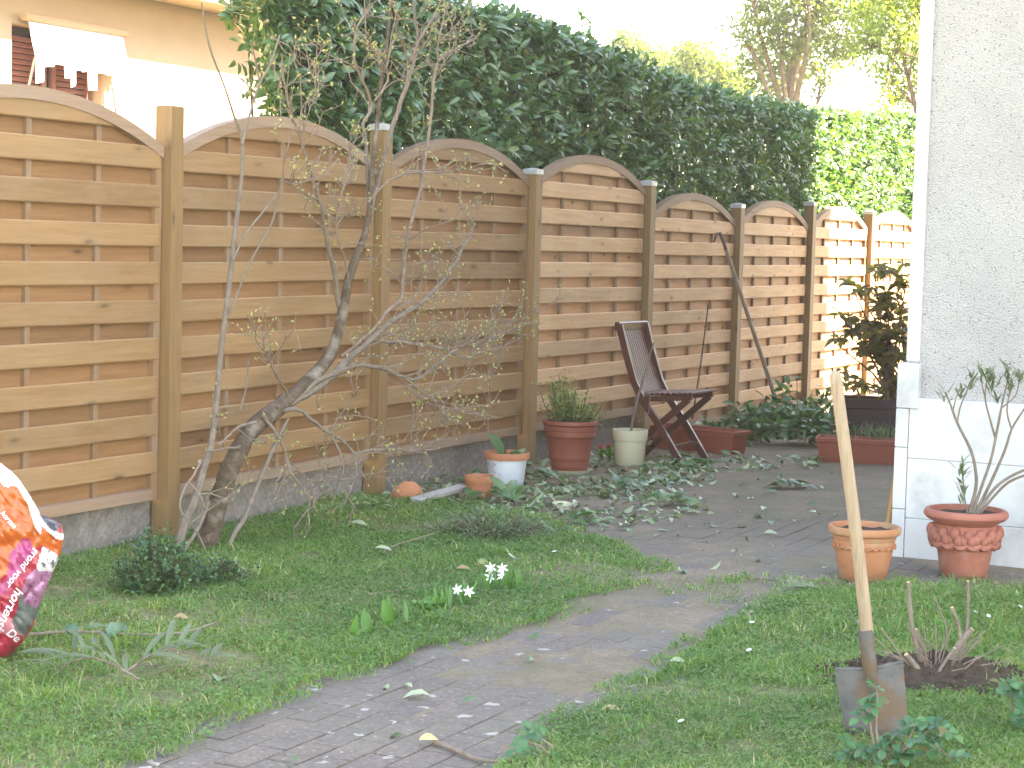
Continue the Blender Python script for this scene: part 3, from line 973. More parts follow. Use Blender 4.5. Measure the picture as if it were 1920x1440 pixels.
# the 300 leaves nearest the camera are leaves one can pick apart
ex = hedge_leaves(1500, hx0-.2, hx0+1.5, 0, 6)
Pl, Dl, Nl, Ll, Wl, Rl = [np.concatenate(q) for q in zip((Pl, Dl, Nl, Ll, Wl, Rl), ex)]
world = P1 + Pl[:, :1]*T - Pl[:, 1:2]*N
world[:, 2] = Pl[:, 2]
vis = (proj(world.T[:, 0])[0] if False else None)
dd = world - CPOS
zc = dd @ f_
pxx = 960 + FPX*(dd @ CR)/zc; pyy = 720 - FPX*(dd @ CU)/zc
score = np.where((pxx > 330) & (pxx < 900) & (pyy > -5) & (pyy < 250) & (Pl[:, 1] < HB0 + .12), zc, 1e9)
idx = np.argsort(score)[:300]
mask = np.ones(len(Pl), bool); mask[idx] = False
tag(link('foliage', leaf_mesh('foliage', Pl[mask], Dl[mask], Nl[mask], Ll[mask], Wl[mask], MT['laurel'], Rl[mask]), hedge), kind='stuff')
lmes = []
for k in range(5):
    lmes.append(leaf_mesh('leaf', [[0, 0, 0]], [[0, 1, 0]], [[0, 0, 1]], [1.0], [random.uniform(.36, .44)], MT['laurel'], np.array([random.uniform(.2, .8)]), random.uniform(.12, .35)))
for i in idx:
    d = Vector(Dl[i]).normalized(); n_ = Vector(Nl[i]); s_ = d.cross(n_).normalized(); n_ = s_.cross(d)
    m4 = Matrix((s_, d, n_)).transposed().to_4x4()
    o = link('leaf', lmes[i % 5], hedge)
    o.matrix_local = Matrix.Translation(Pl[i]) @ m4 @ Matrix.Scale(Ll[i], 4)
# stems inside and shoots standing above the top
mb = MB()
for i in range(60):
    x = random.uniform(hx0+.8, HXE); y = random.uniform(.45, 1.05); zt = float(htop(x))
    p0 = Vector((x, y, -.2)); pts = [p0]
    for k in range(1, 6):
        pts.append(Vector((x + random.uniform(-.12, .12)*k*.5, y + random.uniform(-.08, .08)*k*.5, -.2 + (zt-.1)*k/5)))
    mb.tube(pts, [.024, .02, .017, .014, .01, .006], 5)
    for k in range(4):
        q = pts[random.randrange(2, 5)]
        mb.tube([q, q + Vector((random.uniform(-.3, .3), random.uniform(-.5, .2), random.uniform(.1, .35)))], [.009, .003], 4)
mb.build('branch', MT['bark'], hedge)
mb = MB(); P_, D_, N_ = [], [], []
for (px, py, hgt) in ((1090, 25, .42), (1108, 40, .36), (1078, 60, .25), (1210, 100, .14), (880, -5, .2), (1150, 75, .16), (1000, 30, .14), (1400, 165, .12), (930, 0, .18)):
    p = np.array(FPl(px, py, -.6)) - P1
    x, zt = float(p @ T), float(p[2])
    b = Vector((x + random.uniform(-.05, .05), .6, zt - hgt - .1)); e = Vector((x, .6, zt))
    mb.tube([b, (b+e)/2 + Vector((.02, 0, 0)), e], [.007, .005, .003], 5)
    for k in range(int(10*hgt/.2)):
        t = random.uniform(.15, 1)
        P_.append(b.lerp(e, t)); a = random.uniform(0, 6.28)
        D_.append((math.cos(a), math.sin(a), random.uniform(.1, .9))); N_.append((-math.cos(a)*.5, -math.sin(a)*.5-.2, 1))
n_ = len(P_)
mb.build('shoot', MT['twig'], hedge)
link('shoot_leaves', leaf_mesh('shoot_leaves', [tuple(p) for p in P_], D_, N_, rng.uniform(.08, .12, n_), rng.uniform(.035, .045, n_), MT['laurel'], rng.uniform(.3, .9, n_)), hedge)['kind'] = 'stuff'

# ================================================================== TREES beyond
def tree(name, label, base, height, trunk_r, blobs, leafm, nleaf, lsize, limbs, group=None, seed=1, cat='tree'):
    r = np.random.default_rng(seed); rr = random.Random(seed)
    t = empty(name, tuple(base)); tag(t, label, cat, group)
    mb = MB(); top = Vector((0, 0, height))
    pts = [(Vector((rr.uniform(-.12, .12)*k*.6, rr.uniform(-.1, .1)*k*.5, height*k/6)), trunk_r*(1-.14*k)) for k in range(7)]
    a, b = smooth_path(pts, 3)
    mb.tube(a, b, 9); mb.build('trunk', MT['tree_bark'], t, True)
    mb = MB()
    for (c, rad) in blobs[:limbs]:
        k = rr.randrange(2, 6)
        s = pts[k][0]; e = Vector(c)
        m_ = (s + e)/2 + Vector((rr.uniform(-.3, .3), rr.uniform(-.3, .3), rr.uniform(0, .4)))
        a, b = smooth_path([(s, pts[k][1]*.6), (m_, pts[k][1]*.35), (e, pts[k][1]*.12)], 4)
        mb.tube(a, b, 6)
        for q in range(5):
            f = e + Vector((rr.uniform(-1, 1), rr.uniform(-1, 1), rr.uniform(-.6, .8)))*rad
            mb.tube([m_.lerp(e, rr.uniform(.3, 1)), f], [pts[k][1]*.12, .008], 5)
    mb.build('limb', MT['tree_bark'], t, True)
    vol = np.array([q[1]**2 for q in blobs]); vol = vol/vol.sum()
    ci = r.choice(len(blobs), nleaf//9, p=vol)
    C = np.array([q[0] for q in blobs])[ci]; Q = np.array([q[1] for q in blobs])[ci]
    d = rdirs(len(ci)) if False else unit(r.normal(size=(len(ci), 3)))
    P0 = C + d*(Q*r.uniform(.25, 1.0, len(ci))**.6)[:, None]*np.array([1, 1, .8])
    P = np.repeat(P0, 9, 0) + r.normal(0, lsize*1.1, (len(P0)*9, 3))
    n = len(P)
    link('crown', leaf_mesh('crown', P, r.normal(size=(n, 3)) + np.array([0, 0, -.3]), r.normal(size=(n, 3)) + np.array([0, 0, .8]), r.uniform(.7, 1.3, n)*lsize, r.uniform(.4, .6, n)*lsize, leafm,
                            np.clip(r.normal(.45, .25, n), 0, 1), simple=True), t)
    return t
def blob_at(base, px, py, y, rad_px):
    p = AY(px, py, y); return (tuple(p - Vector(base)), rad_px*y/FPX)
Yt = 32.0
b1 = AY(1497, 440, Yt); b1.z = -.2
bl = [blob_at(b1, px, py, Yt + random.uniform(-1.2, 1.2), rp) for (px, py, rp) in
      ((1480, 60, 62), (1420, 120, 45), (1545, 90, 45), (1440, 20, 50), (1530, 15, 55), (1600, 30, 52), (1400, 60, 40), (1490, 130, 45), (1430, 160, 40),
       (1500, -60, 90), (1600, -70, 90), (1400, -70, 60), (1590, 90, 34), (1540, 150, 26), (1660, -40, 70))]
tree('broadleaf_tree', 'tall leafy tree with bare brown trunk standing behind the hedge', b1, 7.2, .19, bl, MT['treeleaf'], 12500, .10, 15, seed=3)
Y2 = 24.0
b2 = AY(1780, 440, Y2); b2.z = -.2
bl = [blob_at(b2, px, py, Y2 + random.uniform(-1, 1), rp) for (px, py, rp) in
      ((1680, 60, 55), (1660, 130, 40), (1690, 170, 36), (1640, 20, 45), (1700, -20, 70), (1620, 80, 30), (1760, 90, 80), (1790, -20, 90), (1655, 190, 20))]
tree('garden_tree', 'yellow-green sunlit tree leaning in beside the white house wall', b2, 5.6, .14, bl, MT['yellowleaf'], 9000, .075, 9, seed=8)
for (px, py, Yd, rp, lab, sd) in ((1310, 120, 46, 44, 'pale yellow-green bush just left of the tall leafy tree beyond the hedge', 4),
                                  (1185, 92, 52, 34, 'small hazy yellow-green tree beside the upright laurel shoots above the hedge', 6)):
    b = AY(px, 440, Yd); b.z = -.2
    bl = [blob_at(b, px + dx, py + dy, Yd, rp*s) for (dx, dy, s) in ((0, 0, 1), (-45, 25, .9), (40, 20, .9), (10, 50, 1.3), (-20, -20, .6), (60, 50, 1), (-60, 60, 1))]
    tree('distant_tree', lab, b, 4.2, .12, bl, MT['yellowleaf'], 7000, .13, 5, seed=sd)

# ================================================================== POTS
def pot(name, label, px, py, width_px, height_px, prof, mat, cat='plant pot', soil=0.86, rim_mat=None, wob=None, soil_mat=None, n=44, inner=True):
    """px, py = where the foot's front rests on the ground; prof: (radius, height) fractions from the foot up"""
    p = G(px, py); s = mpp(p)
    r = width_px*s/2; h = height_px*s
    d = Vector((p.x, p.y, 0)).normalized()
    p = p + d*(prof[0][0]*r)
    o = empty(name, (p.x, p.y, gz(p.x, p.y) + 0.002), random.uniform(0, 6)); tag(o, label, cat)
    mb = MB()
    pr = [(a*r, b*h) for a, b in prof]
    t = 0.07*r
    if inner:
        pr += [(prof[-1][0]*r - t, h), (prof[-1][0]*r - t*1.5, h*soil - .012)]
    mb.lathe(pr, n, 0, wob)
    mb.disc(prof[0][0]*r, 0.0, n)
    mb.build('body', mat, o, True)
    if soil:
        mb = MB(); mb.disc(prof[-1][0]*r - t*1.3, h*soil, 28, 0, .006)
        mb.build('soil', soil_mat or MT['soil'], o, True)
    return o, r, h, p

big, bigr, bigh, bigp = pot('large_plastic_pot', 'large red-brown plastic pot with ringed rim holding a feathery green plant', 1067, 890, 106, 97,
    [(.60, 0), (.63, .02), (.66, .10), (.675, .12), (.665, .14), (.72, .26), (.735, .28), (.725, .30), (.83, .66), (.86, .68), (.90, .70), (.91, .78), (.90, .80), (.935, .81), (.945, .89), (.93, .90), (.965, .91), (1.0, .93), (1.0, .985), (.985, 1)],
    MT['brown_plastic'], soil=.93)
mb = MB(); mb.lathe([(.0, .0), (bigr*.74, 0), (bigr*.83, .018), (bigr*.85, .024), (bigr*.82, .024), (bigr*.74, .008), (0, .008)], 44)
sa = mb.build('saucer', MT['cream'], None, True); sa.location = (bigp.x, bigp.y, .001); big.location.z = .010
tag(sa, 'pale cream saucer under the large red-brown plastic pot', 'saucer')

cream, cr_, ch_, cp_ = pot('cream_pot', 'cream plastic pot with a bare stick plant in front of the folding chair', 1180, 875, 67, 67,
    [(.80, 0), (.83, .02), (.90, .66), (.905, .69), (.955, .70), (.965, .72), (1.0, .97), (.985, 1)], MT['cream'], soil=.9)
blue, wr_, wh_, wp_ = pot('painted_pot', 'white pot painted with blue sprigs, terracotta rim and a broad-leaf plant', 949, 917, 86, 66,
    [(.72, 0), (.74, .02), (.885, .80)], MT['terracotta'], soil=None, inner=False)
mb = MB(); mb.lathe([(wr_*.888, wh_*.80), (wr_*.985, wh_*.81), (wr_*1.0, wh_*.86), (wr_*1.0, wh_*.97), (wr_*.985, wh_), (wr_*.92, wh_), (wr_*.87, wh_*.85)], 44)
mb.build('rim', MT['terracotta'], blue, True)
mb = MB(); mb.disc(wr_*.9, wh_*.88, 28, 0, .006); mb.build('soil', MT['soil'], blue, True)
# painted decoration: fine blue sprigs on a pale ground
m, nt, bs = newmat('painted_white')
co = coords(nt, 'Object')
wv = nd(nt, 'ShaderNodeTexVoronoi', Scale=13.0); wv.feature = 'DISTANCE_TO_EDGE'
wd = nd(nt, 'ShaderNodeTexNoise', Scale=9.0, Detail=3.0); nt.links.new(co, wd.inputs['Vector'])
nt.links.new(mixc(nt, 0.25, co, wd.outputs['Color'], 'ADD'), wv.inputs['Vector'])
ln = ramp(nt, wv.outputs['Distance'], [(0.012, (1,)*3), (0.03, (0,)*3)])
gate = ramp(nt, noisef(nt, co, 14, 2), [(0.5, (0,)*3), (0.56, (1,)*3)])
lm = mixc(nt, 1.0, ln, gate, 'MULTIPLY')
tint = ramp(nt, noisef(nt, co, 6, 2), [(0.45, (0.12, 0.15, 0.42)), (0.62, (0.45, 0.12, 0.2))])
nt.links.new(mixc(nt, lm, (0.62, 0.65, 0.72), tint), bs.inputs['Base Color']); bs.inputs['Roughness'].default_value = .5
for c in blue.children:
    if c.name.startswith('body'): c.data.materials[0] = m

tag(pot('terracotta_pot', 'small empty plain terracotta pot in front of the painted white pot', 898, 938, 57, 44,
    [(.62, 0), (.64, .03), (.86, .66), (.865, .68), (.985, .69), (1, .74), (1, .97), (.98, 1)], MT['terracotta'], soil=.3)[0])
spot, sr_, shh_, spp_ = pot('terracotta_pot', 'weathered terracotta pot with garland band standing behind the spade handle', 1617, 1093, 137, 102,
    [(.60, 0), (.63, .02), (.80, .55), (.805, .58), (.835, .66), (.85, .72), (.84, .74), (.88, .80), (.885, .83), (.97, .86), (1, .89), (1, .96), (.98, 1)], MT['terracotta_old'], soil=.90)
# raised garland on that pot
mb = MB()
for k in range(26):
    a = 2*math.pi*k/26
    rr = sr_*.835 + .004
    pts = []
    for j in range(5):
        b = a + 2*math.pi/26*j/4
        pts.append((math.cos(b)*rr, math.sin(b)*rr, shh_*(.66 - .05*math.sin(math.pi*j/4))))
    mb.tube(pts, .005, 5)
    mb.lathe([(0, 0)], 3) if False else None
mb.build('garland', MT['terracotta_old'], spot, True)

def wobU(a, z, r):
    return 0
urn, ur_, uh_, up_ = pot('terracotta_urn', 'red terracotta urn with moulded fruit garland and a leggy oleander by the wall', 1806, 1087, 157, 128,
    [(.50, 0), (.53, .02), (.56, .06), (.66, .42), (.68, .47), (.735, .50), (.76, .56), (.76, .70), (.74, .76), (.72, .78), (.80, .82), (.93, .86), (1.0, .91), (1.0, .945), (.97, .985), (.93, 1)],
    MT['terracotta_red'], soil=.92)
mb = MB()
rg = random.Random(3)
for k in range(16):
    a = 2*math.pi*k/16
    for (dz, rr, da) in ((.66, .030, 0), (.585, .026, .12), (.60, .024, -.13), (.52, .016, .2)):
        c = Vector((math.cos(a+da)*ur_*.775, math.sin(a+da)*ur_*.775, uh_*dz + rg.uniform(-.006, .006)))
        bm = bmesh.new(); bmesh.ops.create_icosphere(bm, subdivisions=2, radius=rr*rg.uniform(.85, 1.15))
        vs = [c + Vector((v.co.x*.8, v.co.y*.8, v.co.z)) for v in bm.verts]; bm.verts.ensure_lookup_table()
        mb.add(vs, [tuple(v.index for v in f.verts) for f in bm.faces]); bm.free()
    pts = []
    for j in range(7):
        b = a + 2*math.pi/16*j/6
        pts.append((math.cos(b)*ur_*.77, math.sin(b)*ur_*.77, uh_*(.535 - .055*math.sin(math.pi*j/6))))
    mb.tube(pts, [.012, .015, .017, .018, .017, .015, .012], 6)
mb.build('garland', MT['terracotta_red'], urn, True)

mb = MB(); p = G(1055, 955); rr = 40*mpp(p)/2
mb.lathe([(0, 0), (rr*.86, 0), (rr, .022), (rr*.95, .022), (rr*.84, .006), (0, .006)], 36)
o = mb.build('saucer', MT['cream'], None, True); o.location = p + Vector((0, rr, .003)); o.rotation_euler = (.08, .05, 0)
tag(o, 'small cream saucer lying alone among the cut leaves on the paving', 'saucer')

# curved shard of a broken red pot in the litter
p = G(760, 942); rr = .085
mb = MB(); vs, fs = [], []
for i in range(13):
    a = math.pi*(1.08 + .84*i/12)
    top = .075*math.sin(math.pi*(i+.8)/13.6) + .012*noise.noise((i*.9, 2, 0)) + .015
    for (r_, z) in ((rr, 0), (rr*1.08, top), (rr*.99, top), (rr*.91, 0)):
        vs.append((math.cos(a)*r_, math.sin(a)*r_, z))
for i in range(12):
    for j in range(4):
        fs.append((i*4+j, (i+1)*4+j, (i+1)*4+(j+1) % 4, i*4+(j+1) % 4))
fs += [(3, 2, 1, 0), (48, 49, 50, 51)]
mb.add(vs, fs)
o = mb.build('pot_shard', MT['terracotta'], None, True); o.location = p + Vector((0, .08, .004)); o.rotation_euler = (-.25, 0, .25)
tag(o, 'broken curved red pot shard half buried in leaves beside the fence post', 'pot shard')

# weathered board lying in the litter
a, b = G(778, 950), G(868, 930)
mb = MB(); L_ = (b-a).length
mb.box((0, -.032, 0), (L_, .032, .024), bev=.002)
o = mb.build('wooden_board', MT['grey_board']); o.location = a + Vector((0, 0, .02)); o.rotation_euler = (.1, -.035, math.atan2(b.y-a.y, b.x-a.x))
tag(o, 'short weathered grey board lying among leaves beside the small terracotta pot', 'board')

# ------------------------------------------------------------------ trough planters
def trough(name, label, pfl, pfr, h, wdt, mat, lip=.012, taper=.02, soil=True, over=0):
    """pfl, pfr: ground points under the front face's lower corners"""
    a, b = Vector(pfl), Vector(pfr)
    L_ = (b-a).length; ang = math.atan2(b.y-a.y, b.x-a.x)
    o = empty(name, (a.x, a.y, gz(a.x, a.y) + .001), ang); tag(o, label, 'planter')
    mb = MB()
    def rect(i, z, j=None):
        return [(-i, -i, z), (L_+i, -i, z), (L_+i, wdt+i, z), (-i, wdt+i, z)]
    lv = [rect(0, 0), rect(taper*.8, h*.80), rect(taper*.8+lip, h*.82), rect(taper+lip, h*.97), rect(taper+lip-.004, h), rect(taper-.006, h), rect(taper-.010, h*.78)]
    vs = [v for q in lv for v in q]; fs = [(3, 2, 1, 0)]
    for k in range(len(lv)-1):
        for j in range(4):
            fs.append((k*4+j, k*4+(j+1) % 4, k*4+4+(j+1) % 4, k*4+4+j))
    mb.add(vs, fs)
    mb.build('body', mat, o)
    mb = MB(); nx, ny = 14, 5
    vs = [(-.004 + (L_+.008)*i/nx, -.004 + (wdt+.008)*j/ny, h*.84 + random.uniform(-.008, .008)) for j in range(ny+1) for i in range(nx+1)]
    mb.add(vs, [(j*(nx+1)+i, j*(nx+1)+i+1, (j+1)*(nx+1)+i+1, (j+1)*(nx+1)+i) for j in range(ny) for i in range(nx)])
    mb.build('soil', MT['soil'], o, True)
    return o, L_
tr = G(1372, 853)
dv = Vector((.80, -.60, 0))
t1, L1 = trough('trough_planter', 'low red-brown trough planter behind the folding chair with a thin cane in it', tr - dv*.62, tr, .165, .17, MT['red_plastic'])
pl_ = G(1536, 866)
t2, L2 = trough('trough_planter', 'long low red-brown trough planter with wispy green shoots before the dark tub', pl_, pl_ + Vector((.82, -.22, 0)), .165, .17, MT['red_plastic'])
pd_ = G(1580, 838)
t3, L3 = trough('tub_planter', 'tall dark plum coloured tub planter holding the leafy rhododendron', pd_, pd_ + Vector((.72, -.14, 0)), .355, .34, MT['dark_plastic'], .016, .015)

# ------------------------------------------------------------------ folding chair
foot = G(1276, 871)
D_ = Vector((.88, -.475, 0)).normalized(); Wd = Vector((.475, .88, 0)).normalized()
ch = empty('folding_chair', tuple(foot - D_*.47), math.atan2(D_.y, D_.x))
tag(ch, 'dark red-brown slatted wooden folding chair standing against the fence', 'chair')
CW = .43
def cp(d, w_, z): return (d, w_, z)
def stick(mb, pts, wd_, th_, w0):
    """flat bar bent through (d, z) points in the chair's side plane"""
    vs, fs = [], []
    n = len(pts)
    for i, (d, z) in enumerate(pts):
        a = Vector(pts[max(i-1, 0)]); b = Vector(pts[min(i+1, n-1)])
        t = (b-a).normalized(); q = Vector((-t.y, t.x))
        for (s, k) in ((-1, 0), (1, 0), (1, 1), (-1, 1)):
            vs.append((d + q.x*s*wd_/2, w0 + k*th_, z + q.y*s*wd_/2))
    for i in range(n-1):
        for j in range(4):
            fs.append((i*4+j, (i+1)*4+j, (i+1)*4+(j+1) % 4, i*4+(j+1) % 4))
    fs += [(3, 2, 1, 0), tuple((n-1)*4+i for i in range(4))]
    mb.add(vs, fs)
ts = .024
for w0 in (0, CW - ts):
    mb = MB(); stick(mb, [(0.0, .885), (.055, .70), (.115, .52), (.175, .41), (.30, .25), (.47, 0)], .045, ts, w0); mb.build('leg', MT['teak_leg'], ch)
for w0 in (ts+.004, CW - 2*ts-.004):
    mb = MB(); stick(mb, [(.50, .425), (.37, .31), (.20, .16), (.03, 0)], .042, ts-.004, w0); mb.build('leg', MT['teak_leg'], ch)
    mb = MB(); stick(mb, [(.15, .405), (.35, .418), (.52, .437)], .034, ts-.004, w0); mb.build('seat_rail', MT['teak'], ch)
mb = MB(); mb.box((-.028, -.006, .845), (.010, CW+.006, .902), bev=.006); mb.build('top_rail', MT['teak_leg'], ch)
mb = MB(); mb.bar((.165, ts, .435), (.165, CW-ts, .435), .03, .02, (0, 0, 1)); mb.build('back_rail', MT['teak'], ch)
ns = 11
for k in range(ns):
    y = ts + .010 + (CW - 2*ts - .020)*(k+.5)/ns
    mb = MB(); stick(mb, [(-.004, .86), (.055, .69), (.112, .53), (.158, .44)], .010, .026, y-.013); mb.build('back_slat', MT['teak'], ch)
for k in range(10):
    d = .17 + .35*k/9
    z = .432 + .024*(k/9)
    mb = MB(); mb.box((d-.013, .006, z), (d+.013, CW-.006, z+.014), bev=.003); mb.build('seat_slat', MT['teak'], ch)
for (d, z, w0, w1) in ((.395, .105, ts, CW-ts), (.085, .065, 2*ts, CW-2*ts)):
    mb = MB(); mb.box((d-.022, w0, z-.008), (d+.022, w1, z+.010)); mb.build('stretcher', MT['teak_leg'], ch)

# ------------------------------------------------------------------ pole against the fence, cane, orange stick
a = G(1476, 812); top = FPl(1352, 440, .10)
pole = empty('leaning_hoe', tuple(a)); tag(pole, 'long grey-brown hoe leaning against the fence with a hooked metal end up', 'garden tool')
mb = MB(); v = top - a
mb.tube([Vector((0, 0, 0)), v*.35, v*.7, v*.93], [.017, .017, .016, .015], 10); mb.build('handle', MT['tool'], pole, True)
mb = MB(); q = v.normalized()
mb.tube([v*.92, v*.97, v*1.0 + Vector((-.012, 0, .012)), v + Vector((-.035, -.01, .005)), v + Vector((-.055, -.02, -.06))], [.014, .014, .013, .012, .008], 8); mb.build('hook', MT['steel'], pole, True)
b = G(1297, 826); tp = FPl(1328, 572, .12)
mb = MB(); b.z = .13; mb.tube([b, b.lerp(tp, .5) + Vector((.006, 0, 0)), tp], [.0075, .007, .005], 7)
tag(mb.build('bamboo_cane', MT['bark'], None, True), 'thin dark cane stuck in the trough behind the chair, leaning on the fence', 'cane')
hd = T*.35
a = Vector(HC) + Vector(hd) - Vector(N)*.16; a.z = 0.005; tpz = Vector(HC) + Vector(hd) - Vector(N)*.035; tpz.z = 1.05
mb = MB(); mb.tube([a, tpz], [.014, .013], 10)
tag(mb.build('broom_handle', MT['handle_orange'], None, True), 'orange wooden pole leaning at the white house corner behind the terracotta pot', 'pole')

# ------------------------------------------------------------------ spade
sp = G(1647, 1392); s_ = mpp(sp)
hz = (1392-1250)*s_
spade = empty('spade', (sp.x, sp.y, -.0)); tag(spade, 'steel spade with pale wooden handle stuck upright in the lawn', 'spade')
lean = Vector((-.152, .02, 1.0)).normalized()
sx = Vector((1, -.08, 0)); sx = (sx - lean*sx.dot(lean)).normalized(); sy = lean.cross(sx)
def SPt(x, y, z): return sx*x - sy*y + lean*z
mb = MB(); bw = .197/2
nx, nz = 12, 10
zb0, zb1 = -.03, .218
for face in (0, 1):
    vs = []
    for j in range(nz+1):
        for i in range(nx+1):
            u = -1 + 2*i/nx; t = j/nz
            wdt = bw*(.90 + .10*t)
            y = .020*(u*u) - .012*math.exp(-(u/.22)**2)*t + (.0025 if face else 0) - .018*(1-t)
            vs.append(SPt(u*wdt, -y, zb0 + (zb1-zb0)*t + (.006*abs(u) if j == nz else 0)))
    fq = [(j*(nx+1)+i, j*(nx+1)+i+1, (j+1)*(nx+1)+i+1, (j+1)*(nx+1)+i) for j in range(nz) for i in range(nx)]
    mb.add(vs, fq if face else [tuple(reversed(f)) for f in fq])
# rolled tread at the top of the blade
mb.tube([SPt(-bw, -.020, zb1+.004), SPt(-bw*.4, -.006, zb1+.001), SPt(-.02, .004, zb1)], .005, 6)
mb.tube([SPt(bw, -.020, zb1+.004), SPt(bw*.4, -.006, zb1+.001), SPt(.02, .004, zb1)], .005, 6)
mb.build('blade', MT['steel'], spade, True)
mb = MB()
mb.tube([SPt(0, .004, .12), SPt(0, .012, .19), SPt(0, .010, .24), SPt(0, .004, .33)], [.006, .020, .021, .0225], 12)
mb.tube([SPt(-.002, .004, .285), SPt(.002, .004, .291)], [.0245, .0245], 12)
mb.build('socket', MT['steel'], spade, True)
mb = MB()
hp = [SPt(0, .004, z) + Vector((.006*math.sin(z*3), 0, 0)) for z in (.325, .5, .7, .9, 1.05, 1.072, 1.082)]
mb.tube(hp, [.0185, .0185, .018, .0178, .0175, .0155, .007], 14); mb.build('handle', MT['handle'], spade, True)

# ================================================================== COMPOST BAG (left edge)
bp = G(-40, 1240); by = bp.y
outl = [(868, 2), (874, 8), (884, 22), (900, 37), (935, 60), (966, 77), (972, 96), (984, 115), (1006, 120), (1040, 113), (1070, 101), (1100, 88), (1130, 76), (1175, 62), (1205, 42), (1246, 2)]
oy = np.array([q[0] for q in outl]); ox = np.array([q[1] for q in outl])
lft = lambda y: -150 + 45*np.exp(-((y-868)/60.0)) + 8*math.sin(y*.02)
WHITE, ORANGE, MAG, RED, DARK, PINK, GREY, SPOT, PALE = range(9)
regions = [
    (DARK, [(72, 962), (98, 974), (114, 986), (103, 998), (92, 990), (80, 975)]),
    (WHITE, [(-60, 860), (4, 860), (40, 900), (62, 940), (84, 975), (110, 1000), (124, 1000), (118, 1013), (104, 1010), (88, 995), (78, 985), (76, 1003), (66, 990), (52, 945), (32, 913), (22, 910), (15, 914), (7, 912), (0, 903), (-60, 900)]),
    (SPOT, [(80, 1024), (90, 1030), (108, 1040), (110, 1052), (98, 1072), (72, 1070), (68, 1062)]),
    (PINK, [(66, 1066), (98, 1070), (92, 1100), (78, 1128), (66, 1140), (44, 1128), (42, 1105), (52, 1080)]),
    (GREY, [(36, 1095), (44, 1125), (64, 1138), (78, 1125), (70, 1150), (60, 1170), (46, 1195), (28, 1180), (22, 1165), (34, 1140)]),
    (ORANGE, [(76, 1000), (82, 990), (103, 1010), (120, 1008), (124, 1020), (112, 1042), (96, 1032), (80, 1022), (62, 1030), (56, 1010), (44, 1008), (18, 1040), (14, 1075), (0, 1085), (-60, 1140), (-200, 1100), (-200, 900), (-60, 895), (0, 905), (12, 914), (30, 905), (52, 945), (70, 1000)]),
    (MAG, [(44, 1008), (58, 1012), (66, 1030), (50, 1062), (20, 1100), (-30, 1140), (14, 1080), (18, 1040)]),
    (PALE, [(-200, 1150), (0, 1146), (24, 1160), (44, 1190), (20, 1192), (0, 1186), (-200, 1180)]),
]
bag = empty('soil_bag', (bp.x, by, 0)); tag(bag, 'open plastic potting soil bag in orange, white and crimson slumped on the lawn', 'bag')
GW, GH = 150, 220
mb = MB()
def bagpt(i, j, sgn):
    v = j/GH; y = 868 + (1246-868)*v
    xr = float(np.interp(y, oy, ox)); xl = lft(y)
    u = i/GW; x = xl + (xr-xl)*u
    prof_ = (1 - abs(2*u-1)**2.6) ** .6 if 0 < u < 1 else 0
    thick = .115*prof_*(0.25 + .75*min(1, (v*1.25)**.7)) * (1 - .35*max(0, v-.9)/.1)
    wr = .013*noise.noise((x*.016 + y*.010, y*.006 - x*.02, 3.1)) + .010*noise.noise((x*.035 - y*.02, y*.03, 7.7)) + .004*noise.noise((x*.09, y*.07, 1.7))
    wr += .016*(.5 - abs(noise.noise((x*.022 + y*.017, y*.012 - x*.015, 5.5)))*2.2)*min(1, v*2+.3) + .007*(.5 - abs(noise.noise((x*.05 - y*.035, y*.03, 9.5)))*2.4)
    wr *= min(1, prof_*2.2)
    depth = by + sgn*thick + wr
    # the folded-over mouth on the right stands forward
    return AY(x, y, depth), x, y
for sgn in (-1, 1):
    base_i = len(mb.v)
    pts = []; fs, ms = [], []
    for j in range(GH+1):
        for i in range(GW+1):
            pts.append(bagpt(i, j, sgn))
    cxs = []; 
    for j in range(GH):
        for i in range(GW):
            q = (j*(GW+1)+i, (j+1)*(GW+1)+i, (j+1)*(GW+1)+i+1, j*(GW+1)+i+1)
            fs.append(q if sgn < 0 else tuple(reversed(q)))
            cxs.append((sum(pts[k][1] for k in q)/4, sum(pts[k][2] for k in q)/4))
    X = np.array([c[0] for c in cxs]); Y = np.array([c[1] for c in cxs])
    mi = np.full(len(X), RED)
    for (idx_, poly) in reversed(regions):
        mi[inpoly(X, Y, poly)] = idx_
    b0 = len(mb.v)
    mb.v += [tuple(p[0] - Vector((bp.x, by, 0))) for p in pts]
    mb.f += [tuple(k+b0 for k in f) for f in fs]
    mb.m += mi.tolist()
def film(name, c0, c1, sc=14, speck=None):
    m = mottled('bag_' + name, c0, c1, sc, .28, .25, 22, speck, dist=.006, spec=.55)
    return m
bagm = [film('white', (.58, .59, .62), (.64, .64, .66)), film('orange', (.38, .07, .012), (.44, .10, .018)), film('magenta', (.30, .03, .11), (.36, .045, .15)), film('red', (.27, .013, .028), (.33, .02, .042)),
        film('dark', (.03, .035, .05), (.05, .055, .08)), film('pink', (.24, .08, .17), (.36, .18, .30), 28, (34, (.16, .035, .09), .5, .62)), film('grey', (.03, .034, .034), (.14, .155, .155), 24),
        film('spotted', (.50, .5, .52), (.56, .56, .57), 20, (46, (.12, .1, .12), .52, .60)), film('pale', (.40, .12, .15), (.46, .17, .2))]
mb.build('film', bagm, bag, True)
wtxt = mottled('white_print', (.75, .73, .75), (.8, .78, .8), 20, .4, 0.0, 30)
